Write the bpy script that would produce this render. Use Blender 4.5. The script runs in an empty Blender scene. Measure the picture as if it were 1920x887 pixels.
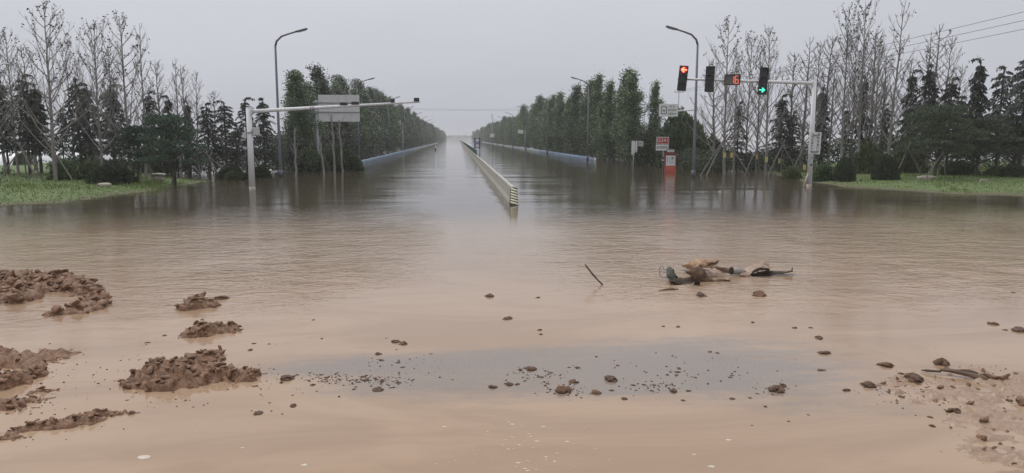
import bpy, bmesh, math, random
import numpy as np
from mathutils import Vector, Matrix
random.seed(7)
S = bpy.context.scene
COL = S.collection
R = math.radians

# ------------------------------------------------------------------ camera
CAM_H = 2.8
FPX = 1387.0                       # focal length in photograph pixels (1920 wide)
PITCH = math.atan((443.5-259.0)/FPX)
YAW = math.atan((960-857)*math.cos(PITCH)/FPX)
cam_d = bpy.data.cameras.new('camera')
cam = bpy.data.objects.new('camera', cam_d); COL.objects.link(cam)
cam.location = (0, 0, CAM_H)
cam.rotation_euler = (R(90)-PITCH, 0, -YAW)
cam_d.sensor_width = 36.0
cam_d.lens = 36.0*FPX/1920.0
cam_d.clip_start = 0.1; cam_d.clip_end = 8000
S.camera = cam

# ------------------------------------------------------------------ world, sun, exposure
world = bpy.data.worlds.new('World'); S.world = world
world.use_nodes = True
nt = world.node_tree; nt.nodes.clear()
SUN_EL, SUN_AZ = R(58), R(-35)
sky = nt.nodes.new('ShaderNodeTexSky'); sky.sky_type = 'NISHITA'; sky.sun_disc = False
sky.sun_elevation = SUN_EL; sky.sun_rotation = SUN_AZ
sky.air_density = 1.0; sky.dust_density = 4.0; sky.ozone_density = 1.0
hs = nt.nodes.new('ShaderNodeHueSaturation'); hs.inputs['Saturation'].default_value = 0.12
nt.links.new(sky.outputs[0], hs.inputs['Color'])
tc = nt.nodes.new('ShaderNodeTexCoord'); sx = nt.nodes.new('ShaderNodeSeparateXYZ')
nt.links.new(tc.outputs['Generated'], sx.inputs[0])
cr = nt.nodes.new('ShaderNodeValToRGB')            # even overcast cloud layer, brighter overhead as overcast skies are
cr.color_ramp.elements[0].position = 0.0; cr.color_ramp.elements[0].color = (0.510, 0.525, 0.585, 1)
cr.color_ramp.elements[1].position = 1.0; cr.color_ramp.elements[1].color = (0.96, 0.965, 1.02, 1)
nt.links.new(sx.outputs['Z'], cr.inputs[0])
# faint large cloud mottling over the layer
cn = nt.nodes.new('ShaderNodeTexNoise'); cn.inputs['Scale'].default_value = 2.2; cn.inputs['Detail'].default_value = 4
mp = nt.nodes.new('ShaderNodeMapping'); mp.inputs['Scale'].default_value = (1, 1, 3.5)
nt.links.new(tc.outputs['Generated'], mp.inputs[0]); nt.links.new(mp.outputs[0], cn.inputs['Vector'])
mr = nt.nodes.new('ShaderNodeMapRange'); mr.inputs['To Min'].default_value = 9.5; mr.inputs['To Max'].default_value = 10.5
mr.inputs['From Min'].default_value = 0.3; mr.inputs['From Max'].default_value = 0.7
nt.links.new(cn.outputs['Fac'], mr.inputs['Value'])
sc_ = nt.nodes.new('ShaderNodeVectorMath'); sc_.operation = 'SCALE'
nt.links.new(cr.outputs[0], sc_.inputs[0]); nt.links.new(mr.outputs[0], sc_.inputs['Scale'])
mx = nt.nodes.new('ShaderNodeMixRGB'); mx.inputs[0].default_value = 0.88
nt.links.new(hs.outputs[0], mx.inputs[1]); nt.links.new(sc_.outputs[0], mx.inputs[2])
bg = nt.nodes.new('ShaderNodeBackground'); bg.inputs['Strength'].default_value = 0.105
nt.links.new(mx.outputs[0], bg.inputs['Color'])
wo = nt.nodes.new('ShaderNodeOutputWorld'); nt.links.new(bg.outputs[0], wo.inputs['Surface'])

sun_d = bpy.data.lights.new('sun', 'SUN'); sun_d.energy = 1.45; sun_d.angle = R(24); sun_d.color = (1.0, 0.975, 0.94)
sun = bpy.data.objects.new('sun', sun_d); COL.objects.link(sun)
# the sun stands high behind the cloud, ahead and to one side
sdir = Vector((math.sin(-SUN_AZ)*-1*math.cos(SUN_EL), math.cos(SUN_AZ)*math.cos(SUN_EL), math.sin(SUN_EL)))
sun.rotation_euler = (-sdir).to_track_quat('-Z', 'Y').to_euler()

S.view_settings.view_transform = 'Standard'; S.view_settings.look = 'None'
S.view_settings.exposure = 0.0; S.view_settings.gamma = 1.0; S.view_settings.use_curve_mapping = False
S.render.engine = 'CYCLES'
S.cycles.max_bounces = 6; S.cycles.diffuse_bounces = 2; S.cycles.glossy_bounces = 3
S.cycles.transmission_bounces = 3; S.cycles.transparent_max_bounces = 6; S.cycles.volume_bounces = 3
S.cycles.use_denoising = True
S.cycles.sample_clamp_indirect = 4.0

# ------------------------------------------------------------------ photograph geometry
_ax = cam.rotation_euler.to_matrix()
C_R, C_U, C_F = _ax.col[0].copy(), _ax.col[1].copy(), -_ax.col[2].copy()
def ray(u, v):
    return C_F + C_R*((u-960)/FPX) - C_U*((v-443.5)/FPX)
def W(u, v, z=0.0):
    d = ray(u, v); t = (z-CAM_H)/d.z
    return Vector((d.x*t, d.y*t, z))
def at(u, D, v=259.0):                              # the point seen at (u, v) on the plane Y = D
    d = ray(u, v); t = D/d.y
    return Vector((d.x*t, D, CAM_H+d.z*t))
def zat(u, D, v): return at(u, D, v).z
def base(u, D, z=0.0):                              # ground point on plane Y = D that shows in column u
    d0 = at(u, D, 300)
    return Vector((d0.x, D, z))

# ------------------------------------------------------------------ mesh helpers
def link(name, me, material=None, parent=None):
    o = bpy.data.objects.new(name, me); COL.objects.link(o)
    if material is not None and me is not None and not me.materials: me.materials.append(material)
    if parent is not None: o.parent = parent
    return o
def tag(o, label=None, cat=None, group=None, kind=None):
    if label: o['label'] = label
    if cat: o['category'] = cat
    if group: o['group'] = group
    if kind: o['kind'] = kind
    return o
def empty(name, loc=(0, 0, 0), rz=0.0, label=None, cat=None, group=None):
    o = bpy.data.objects.new(name, None); COL.objects.link(o)
    o.location = loc; o.rotation_euler = (0, 0, rz); o.empty_display_size = 0.2
    return tag(o, label, cat, group)
def arr_mesh(name, chunks, smooth=False):           # chunks: (verts Nx3, faces MxK)
    V = []; L = []; T = []; off = 0
    for v, f in chunks:
        v = np.asarray(v, dtype=np.float32).reshape(-1, 3); f = np.asarray(f, dtype=np.int32)
        if len(f) == 0: continue
        V.append(v); L.append((f+off).ravel()); T.append(np.full(len(f), f.shape[1], np.int32)); off += len(v)
    V = np.concatenate(V); L = np.concatenate(L); T = np.concatenate(T)
    me = bpy.data.meshes.new(name)
    me.vertices.add(len(V)); me.vertices.foreach_set('co', V.ravel())
    me.loops.add(len(L)); me.loops.foreach_set('vertex_index', L)
    me.polygons.add(len(T))
    st = np.zeros(len(T), np.int32); st[1:] = np.cumsum(T)[:-1]
    me.polygons.foreach_set('loop_start', st); me.polygons.foreach_set('loop_total', T)
    if smooth: me.polygons.foreach_set('use_smooth', np.ones(len(T), bool))
    me.update(calc_edges=True); me.validate()
    return me
def sticks(P0, P1, r0, r1, sides=4):
    P0 = np.asarray(P0, float).reshape(-1, 3); P1 = np.asarray(P1, float).reshape(-1, 3); n = len(P0)
    r0 = np.broadcast_to(np.asarray(r0, float), (n,)); r1 = np.broadcast_to(np.asarray(r1, float), (n,))
    d = P1-P0; d = d/(np.linalg.norm(d, axis=1, keepdims=True)+1e-9)
    up = np.tile([0., 0., 1.], (n, 1)); up[np.abs(d[:, 2]) > 0.9] = [1., 0., 0.]
    a = np.cross(d, up); a /= np.linalg.norm(a, axis=1, keepdims=True)+1e-9
    b = np.cross(d, a)
    th = np.arange(sides)*2*np.pi/sides
    ring = np.cos(th)[None, :, None]*a[:, None, :]+np.sin(th)[None, :, None]*b[:, None, :]
    v0 = P0[:, None, :]+ring*r0[:, None, None]; v1 = P1[:, None, :]+ring*r1[:, None, None]
    V = np.concatenate([v0, v1], axis=1).reshape(-1, 3)
    i = np.arange(sides); j = (i+1) % sides
    f = np.stack([i, j, j+sides, i+sides], axis=1)
    F = (f[None]+(np.arange(n)*2*sides)[:, None, None]).reshape(-1, 4)
    return V, F
def cards(P, D, N, ln, wd):                         # kite leaves at P, pointing along D, width across N x D
    P = np.asarray(P, float); n = len(P)
    D = D/(np.linalg.norm(D, axis=1, keepdims=True)+1e-9)
    s = np.cross(D, N); s /= np.linalg.norm(s, axis=1, keepdims=True)+1e-9
    ln = np.broadcast_to(ln, (n,))[:, None]; wd = np.broadcast_to(wd, (n,))[:, None]
    V = np.stack([P, P+D*ln*0.45+s*wd*0.5, P+D*ln, P+D*ln*0.45-s*wd*0.5], axis=1).reshape(-1, 3)
    F = np.arange(n*4).reshape(-1, 4)
    return V, F
def rdir(rng, n):
    v = rng.normal(size=(n, 3)); return v/np.linalg.norm(v, axis=1, keepdims=True)

class MB:
    def __init__(s): s.bm = bmesh.new()
    def box(s, c, size, rot=None, bevel=0.0):
        m = Matrix.Translation(Vector(c))
        if rot is not None: m = m @ rot.to_4x4()
        m = m @ Matrix.Diagonal((size[0], size[1], size[2], 1))
        r = bmesh.ops.create_cube(s.bm, size=1.0, matrix=m)
        if bevel:
            es = list({e for v in r['verts'] for e in v.link_edges})
            bmesh.ops.bevel(s.bm, geom=es, offset=bevel, segments=2, affect='EDGES', profile=0.5)
        return s
    def tube(s, pts, rads, n=10, caps=True):
        pts = [Vector(p) for p in pts]
        if not hasattr(rads, '__len__'): rads = [rads]*len(pts)
        rings = []; ref = None
        for i, p in enumerate(pts):
            d = ((pts[min(i+1, len(pts)-1)]-p).normalized()+(p-pts[max(i-1, 0)]).normalized())
            d = d.normalized() if d.length > 1e-6 else (pts[-1]-pts[0]).normalized()
            if ref is None:
                ref = Vector((0, 0, 1)) if abs(d.z) < 0.9 else Vector((1, 0, 0))
            a = d.cross(ref)
            if a.length < 1e-4: a = d.orthogonal()
            a.normalize(); b = a.cross(d).normalized(); ref = b
            rings.append([s.bm.verts.new(p+(a*math.cos(2*math.pi*k/n)+b*math.sin(2*math.pi*k/n))*rads[i]) for k in range(n)])
        for r0, r1 in zip(rings[:-1], rings[1:]):
            for k in range(n):
                s.bm.faces.new((r0[k], r0[(k+1) % n], r1[(k+1) % n], r1[k])).smooth = n > 6
        if caps:
            s.bm.faces.new(list(reversed(rings[0]))); s.bm.faces.new(rings[-1])
        return s
    def sheet(s, rows, thick=0.0):                  # rows of 3D points -> quad sheet, given a real thickness
        g = [[s.bm.verts.new(Vector(p)) for p in row] for row in rows]
        fs = []
        for a, b in zip(g[:-1], g[1:]):
            for k in range(len(a)-1): fs.append(s.bm.faces.new((a[k], a[k+1], b[k+1], b[k])))
        for f in fs: f.smooth = True
        if thick:
            bmesh.ops.recalc_face_normals(s.bm, faces=fs)
            bmesh.ops.solidify(s.bm, geom=fs, thickness=thick)
        return s
    def prism(s, outline, origin, ax, ay, depth):   # outline in the (ax, ay) plane, thickened by depth vector
        o = Vector(origin); ax = Vector(ax); ay = Vector(ay); dv = Vector(depth)
        a = [s.bm.verts.new(o+ax*p[0]+ay*p[1]) for p in outline]
        b = [s.bm.verts.new(o+ax*p[0]+ay*p[1]+dv) for p in outline]
        s.bm.faces.new(a); s.bm.faces.new(list(reversed(b)))
        n = len(a)
        for k in range(n): s.bm.faces.new((a[k], b[k], b[(k+1) % n], a[(k+1) % n]))
        return s
    def mesh(s, name):
        bmesh.ops.recalc_face_normals(s.bm, faces=s.bm.faces)
        me = bpy.data.meshes.new(name); s.bm.to_mesh(me); s.bm.free(); return me
    def build(s, name, material, parent=None): return link(name, s.mesh(name), material, parent)

def text_mesh(name, body, size, material, loc, rot, parent, spacing=1.0, lead=1.0):
    cu = bpy.data.curves.new(name, 'FONT'); cu.body = body; cu.size = size; cu.align_x = 'CENTER'; cu.align_y = 'CENTER'
    cu.extrude = 0.004; cu.space_character = spacing; cu.space_line = lead; cu.resolution_u = 3
    o = bpy.data.objects.new(name, cu); COL.objects.link(o)
    dg = bpy.context.evaluated_depsgraph_get(); dg.update()
    me = bpy.data.meshes.new_from_object(o.evaluated_get(dg))
    bpy.data.objects.remove(o); bpy.data.curves.remove(cu)
    me.materials.clear()
    t = link(name, me, material, parent); t.location = loc; t.rotation_euler = rot
    return t

# ------------------------------------------------------------------ numpy noise
_P = np.random.default_rng(3).permutation(512)
def _h(ix, iy, k=0): return _P[(_P[(ix+k*17) & 511]+iy+k*31) & 511]/511.0
def vnoise(x, y, k=0):
    ix = np.floor(x).astype(int); iy = np.floor(y).astype(int); fx = x-ix; fy = y-iy
    fx = fx*fx*(3-2*fx); fy = fy*fy*(3-2*fy)
    a = _h(ix, iy, k); b = _h(ix+1, iy, k); c = _h(ix, iy+1, k); d = _h(ix+1, iy+1, k)
    return (a*(1-fx)+b*fx)*(1-fy)+(c*(1-fx)+d*fx)*fy
def fbm(x, y, o=4, k=0):
    s = 0; a = 0.5
    for i in range(o): s = s+a*vnoise(x*2**i, y*2**i, k+i*7); a *= 0.5
    return s
def cells(x, y, k=0):                               # distance to the nearest jittered cell point
    ix = np.floor(x).astype(int); iy = np.floor(y).astype(int); best = np.full(x.shape, 9.0)
    for dx in (-1, 0, 1):
        for dy in (-1, 0, 1):
            px = ix+dx+_h(ix+dx, iy+dy, k); py = iy+dy+_h(ix+dx, iy+dy, k+5)
            best = np.minimum(best, (px-x)**2+(py-y)**2)
    return np.sqrt(best)

def chunks2(x, y, k=0):                             # broken plates: one random level and tilt per cell, dips along the joints
    ix = np.floor(x).astype(int); iy = np.floor(y).astype(int); f1 = np.full(x.shape, 9.0); f2 = f1.copy(); val = np.zeros(x.shape)
    for dx in (-1, 0, 1):
        for dy in (-1, 0, 1):
            a, b = ix+dx, iy+dy; px = a+_h(a, b, k); py = b+_h(a, b, k+5); d = np.hypot(px-x, py-y)
            v = _h(a, b, k+9)+(_h(a, b, k+11)-.5)*1.6*(x-px)+(_h(a, b, k+13)-.5)*1.6*(y-py)
            n = d < f1; f2 = np.where(n, f1, np.minimum(f2, d)); val = np.where(n, v, val); f1 = np.where(n, d, f1)
    return val-.5*np.clip(1-(f2-f1)*5, 0, 1)

# ------------------------------------------------------------------ materials
def nodes(name):
    m = bpy.data.materials.new(name); m.use_nodes = True
    t = m.node_tree; p = t.nodes['Principled BSDF']
    return m, t, p
def mat(name, col, rough=0.6, var=0.15, scale=4.0, bump=0.0, metal=0.0, bscale=None, spec=0.5, col2=None, stretch=(1, 1, 1)):
    m, t, p = nodes(name)
    p.inputs['Roughness'].default_value = rough; p.inputs['Metallic'].default_value = metal
    p.inputs['Specular IOR Level'].default_value = spec
    tc = t.nodes.new('ShaderNodeTexCoord'); mp = t.nodes.new('ShaderNodeMapping'); mp.inputs['Scale'].default_value = stretch
    t.links.new(tc.outputs['Object'], mp.inputs[0])
    n = t.nodes.new('ShaderNodeTexNoise'); n.inputs['Scale'].default_value = scale; n.inputs['Detail'].default_value = 6
    n.inputs['Roughness'].default_value = 0.65
    t.links.new(mp.outputs[0], n.inputs['Vector'])
    r = t.nodes.new('ShaderNodeValToRGB')
    c2 = col2 or [c*(1+var) for c in col]; c1 = [c*(1-var) for c in col] if col2 is None else col
    r.color_ramp.elements[0].position = 0.32; r.color_ramp.elements[1].position = 0.68
    r.color_ramp.elements[0].color = (*c1, 1); r.color_ramp.elements[1].color = (*c2, 1)
    t.links.new(n.outputs['Fac'], r.inputs[0]); t.links.new(r.outputs[0], p.inputs['Base Color'])
    if bump:
        nb = t.nodes.new('ShaderNodeTexNoise'); nb.inputs['Scale'].default_value = bscale or scale*4; nb.inputs['Detail'].default_value = 5
        t.links.new(mp.outputs[0], nb.inputs['Vector'])
        b = t.nodes.new('ShaderNodeBump'); b.inputs['Strength'].default_value = bump; b.inputs['Distance'].default_value = 0.02
        t.links.new(nb.outputs['Fac'], b.inputs['Height']); t.links.new(b.outputs[0], p.inputs['Normal'])
    return m
def leafmat(name, stops, rough=0.6, trans=0.42):
    m, t, p = nodes(name)
    g = t.nodes.new('ShaderNodeNewGeometry'); r = t.nodes.new('ShaderNodeValToRGB')
    e = r.color_ramp.elements
    e[0].position = stops[0][0]; e[0].color = (*stops[0][1], 1); e[1].position = stops[-1][0]; e[1].color = (*stops[-1][1], 1)
    for pos, c in stops[1:-1]:
        k = e.new(pos); k.color = (*c, 1)
    t.links.new(g.outputs['Random Per Island'], r.inputs[0])
    oi = t.nodes.new('ShaderNodeObjectInfo'); hv = t.nodes.new('ShaderNodeHueSaturation')
    mr = t.nodes.new('ShaderNodeMapRange'); mr.inputs['To Min'].default_value = 0.72; mr.inputs['To Max'].default_value = 1.3
    t.links.new(oi.outputs['Random'], mr.inputs['Value']); t.links.new(mr.outputs[0], hv.inputs['Value'])
    t.links.new(r.outputs[0], hv.inputs['Color'])
    t.links.new(hv.outputs[0], p.inputs['Base Color']); p.inputs['Roughness'].default_value = rough
    p.inputs['Specular IOR Level'].default_value = 0.3
    tr = t.nodes.new('ShaderNodeBsdfTranslucent'); t.links.new(hv.outputs[0], tr.inputs['Color'])
    mx = t.nodes.new('ShaderNodeMixShader'); mx.inputs[0].default_value = trans
    out = t.nodes['Material Output']
    t.links.new(p.outputs[0], mx.inputs[1]); t.links.new(tr.outputs[0], mx.inputs[2]); t.links.new(mx.outputs[0], out.inputs['Surface'])
    return m
def emit(name, col, strength):
    m, t, p = nodes(name)
    p.inputs['Base Color'].default_value = (*[c*0.4 for c in col], 1)
    p.inputs['Emission Color'].default_value = (*col, 1); p.inputs['Emission Strength'].default_value = strength
    return m

M = {}
M['mud'] = mat('wet_mud', (0.105, 0.053, 0.030), 0.5, scale=13, bump=0.9, bscale=70, spec=.3, col2=(0.330, 0.188, 0.110))
_t = M['mud'].node_tree; _n = _t.nodes.new('ShaderNodeTexNoise'); _n.inputs['Scale'].default_value = 6; _n.inputs['Detail'].default_value = 5
_m = _t.nodes.new('ShaderNodeMapRange'); _m.inputs['From Min'].default_value = .35; _m.inputs['From Max'].default_value = .65; _m.inputs['To Min'].default_value = .28; _m.inputs['To Max'].default_value = .8
_t.links.new(_n.outputs['Fac'], _m.inputs['Value']); _t.links.new(_m.outputs[0], _t.nodes['Principled BSDF'].inputs['Roughness'])
M['clod'] = mat('dark_wet_clod', (0.062, 0.036, 0.024), 0.55, scale=5, bump=0.7, bscale=18, spec=.25, col2=(0.190, 0.112, 0.070))
M['white'] = mat('white_painted_steel', (0.66, 0.655, 0.65), 0.45, 0.06, 2.2, col2=(0.87, 0.87, 0.88), stretch=(2, 2, 0.22))
M['grime'] = mat('mud_stained_white_steel', (0.42, 0.36, 0.30), 0.5, 0.2, 6)
M['grey'] = mat('grey_painted_steel', (0.115, 0.118, 0.135), 0.45, 0.12, 1.5)
M['galv'] = mat('galvanised_steel', (0.36, 0.37, 0.38), 0.5, 0.12, 3, metal=0.3)
M['panel'] = mat('aluminium_panel_back', (0.66, 0.66, 0.65), 0.55, 0.08, 2.5, metal=0.0, stretch=(1, 1, 0.4))
M['dark'] = mat('dark_grey_plastic', (0.028, 0.029, 0.033), 0.45, 0.2, 3)
M['lens'] = mat('unlit_signal_lens', (0.02, 0.02, 0.022), 0.25, 0.1, 3)
M['box'] = mat('pale_grey_cabinet', (0.52, 0.52, 0.52), 0.5, 0.06, 4)
M['concrete'] = mat('weathered_concrete', (0.32, 0.305, 0.262), 0.8, 0.12, 1.6, bump=0.2, bscale=20, col2=(0.46, 0.44, 0.385))
M['yellow'] = mat('faded_yellow_paint', (0.74, 0.70, 0.50), 0.6, 0.12, 8)
M['black'] = mat('black_paint', (0.045, 0.042, 0.040), 0.6, 0.15, 8)
M['green'] = mat('green_anti_glare_mesh', (0.010, 0.085, 0.052), 0.5, 0.15, 2)
M['blue'] = mat('blue_painted_rail', (0.16, 0.24, 0.36), 0.45, 0.15, 1.2, stretch=(1, 0.3, 1))
M['pale'] = mat('faded_pale_rail', (0.34, 0.38, 0.42), 0.5, 0.12, 1.2)
M['signblue'] = mat('blue_sign_face', (0.030, 0.040, 0.24), 0.5, 0.1, 3)
M['signwhite'] = mat('white_sign_face', (0.70, 0.72, 0.70), 0.5, 0.05, 3)
M['signred'] = mat('red_sign_face', (0.38, 0.042, 0.032), 0.5, 0.1, 3)
M['kred'] = mat('dark_red_board', (0.20, 0.028, 0.032), 0.5, 0.15, 3)
M['kora'] = mat('orange_red_board', (0.52, 0.085, 0.045), 0.5, 0.1, 3)
M['ink'] = mat('black_lettering', (0.03, 0.03, 0.035), 0.6, 0.1, 5)
M['inkw'] = mat('white_lettering', (0.72, 0.68, 0.66), 0.6, 0.05, 5)
M['stone'] = mat('pale_garden_stone', (0.34, 0.31, 0.26), 0.8, scale=3, bump=0.5, bscale=12, col2=(0.46, 0.42, 0.36))
M['bark'] = mat('grey_bark', (0.165, 0.152, 0.140), 0.85, scale=6, bump=0.4, col2=(0.29, 0.27, 0.25), stretch=(1, 1, 0.25))
M['palebark'] = mat('pale_poplar_bark', (0.17, 0.165, 0.155), 0.85, scale=5, bump=0.4, col2=(0.28, 0.27, 0.25), stretch=(1, 1, 0.3))
M['dbark'] = mat('dark_bark', (0.045, 0.038, 0.034), 0.9, scale=6, bump=0.4, col2=(0.080, 0.070, 0.062), stretch=(1, 1, 0.3))
M['stake'] = mat('weathered_timber_stake', (0.13, 0.12, 0.11), 0.8, scale=5, bump=0.2, col2=(0.22, 0.205, 0.185), stretch=(1, 1, 0.3))
M['bag'] = mat('yellow_drip_bag', (0.55, 0.47, 0.16), 0.5, 0.15, 8)
M['film'] = mat('white_polythene_film', (0.84, 0.85, 0.86), 0.4, 0.06, 1.5, bump=0.3, bscale=6)
M['tan'] = mat('torn_orange_foam', (0.26, 0.14, 0.070), 0.8, scale=11, bump=0.9, bscale=26, col2=(0.50, 0.34, 0.21))
M['tarp'] = mat('muddy_pinkish_tarp', (0.22, 0.145, 0.105), 0.6, scale=8, bump=0.7, bscale=16, col2=(0.46, 0.33, 0.25))
M['plastic'] = mat('black_torn_plastic', (0.020, 0.016, 0.013), 0.7, 0.3, 7, bump=0.5, spec=.08, col2=(0.085, 0.056, 0.038))
M['rust'] = mat('muddy_brown_plate', (0.060, 0.036, 0.026), 0.7, scale=9, bump=0.5, spec=.1, col2=(0.20, 0.128, 0.086))
M['greygreen'] = mat('grey_green_plastic', (0.06, 0.064, 0.050), 0.6, 0.2, 9, bump=0.5, spec=.12, col2=(.20, .20, .165))
M['roll'] = mat('dirty_pale_roll', (.22, .19, .165), .6, scale=7, bump=.5, col2=(.44, .40, .37))
M['wood'] = mat('soaked_driftwood', (0.075, 0.050, 0.036), 0.75, scale=9, bump=0.9, bscale=24, spec=.3, col2=(0.23, 0.165, 0.12), stretch=(0.2, 1, 1))
M['foam'] = mat('dirty_water_foam', (0.55, 0.48, 0.40), 0.7, 0.1, 20)
M['poplar'] = leafmat('poplar_leaf', [(0.0, (0.045, 0.080, 0.036)), (0.40, (0.090, 0.145, 0.068)), (0.80, (0.155, 0.220, 0.110)), (0.86, (0.30, 0.36, 0.26)), (1.0, (0.38, 0.43, 0.34))])
M['poplar_grey'] = leafmat('wind_turned_poplar_leaf', [(0.0, (0.034, 0.050, 0.032)), (0.40, (0.066, 0.092, 0.060)), (0.70, (0.115, 0.145, 0.102)), (0.78, (0.30, 0.33, 0.28)), (1.0, (0.42, 0.45, 0.39))])
M['cedar'] = leafmat('cedar_needles', [(0.0, (0.030, 0.040, 0.034)), (0.6, (0.062, 0.080, 0.066)), (1.0, (0.140, 0.155, 0.130))], trans=0.3)
M['pine'] = leafmat('pine_needles', [(0.0, (0.030, 0.046, 0.028)), (0.5, (0.060, 0.086, 0.050)), (1.0, (0.125, 0.150, 0.090))], trans=0.3)
M['ptop'] = leafmat('bluish_pine_needles', [(0.0, (0.026, 0.046, 0.032)), (0.5, (0.048, 0.084, 0.056)), (1.0, (0.11, 0.155, 0.105))], trans=0.3)
M['dry'] = leafmat('sparse_dry_leaf', [(0.0, (0.045, 0.048, 0.042)), (0.6, (0.08, 0.085, 0.07)), (1.0, (0.14, 0.14, 0.115))])
M['shrub'] = leafmat('clipped_dark_shrub_leaf', [(0.0, (0.026, 0.040, 0.022)), (0.6, (0.052, 0.076, 0.040)), (1.0, (0.10, 0.135, 0.070))])
M['lshrub'] = leafmat('light_shrub_leaf', [(0.0, (0.05, 0.070, 0.030)), (0.6, (0.095, 0.120, 0.052)), (1.0, (0.17, 0.19, 0.10))])
M['gshrub'] = leafmat('green_thicket_leaf', [(0.0, (0.032, 0.055, 0.028)), (0.55, (0.070, 0.110, 0.050)), (1.0, (0.15, 0.20, 0.090))])
M['under'] = leafmat('undergrowth_leaf', [(0.0, (0.028, 0.040, 0.024)), (0.6, (0.060, 0.082, 0.050)), (1.0, (0.125, 0.155, 0.095))])
M['grass'] = leafmat('lawn_grass_blade', [(0.0, (0.070, 0.115, 0.028)), (0.6, (0.135, 0.195, 0.052)), (1.0, (0.22, 0.24, 0.10))])
M['soil'] = mat('lawn_soil', (0.070, 0.115, 0.030), 0.9, scale=1.5, bump=0.4, bscale=20, col2=(0.125, 0.165, 0.055))
_t = M['soil'].node_tree; _p = _t.nodes['Principled BSDF']; _src = _p.inputs['Base Color'].links[0].from_socket
_g = _t.nodes.new('ShaderNodeNewGeometry'); _s = _t.nodes.new('ShaderNodeSeparateXYZ'); _t.links.new(_g.outputs['Position'], _s.inputs[0])
_n = _t.nodes.new('ShaderNodeTexNoise'); _n.inputs['Scale'].default_value = 1.1; _n.inputs['Detail'].default_value = 5
_a = _t.nodes.new('ShaderNodeMath'); _a.operation = 'MULTIPLY_ADD'; _t.links.new(_n.outputs['Fac'], _a.inputs[0]); _a.inputs[1].default_value = -.30; _t.links.new(_s.outputs['Z'], _a.inputs[2])
_m = _t.nodes.new('ShaderNodeMapRange'); _m.inputs['From Min'].default_value = -.15; _m.inputs['From Max'].default_value = -.04; _t.links.new(_a.outputs[0], _m.inputs['Value'])
_x = _t.nodes.new('ShaderNodeMixRGB'); _t.links.new(_m.outputs[0], _x.inputs[0]); _x.inputs[1].default_value = (.10, .082, .050, 1); _t.links.new(_src, _x.inputs[2]); _t.links.new(_x.outputs[0], _p.inputs['Base Color'])
M['bed'] = mat('flooded_road_bed', (0.10, 0.085, 0.065), 0.9, 0.2, 0.4)

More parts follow.
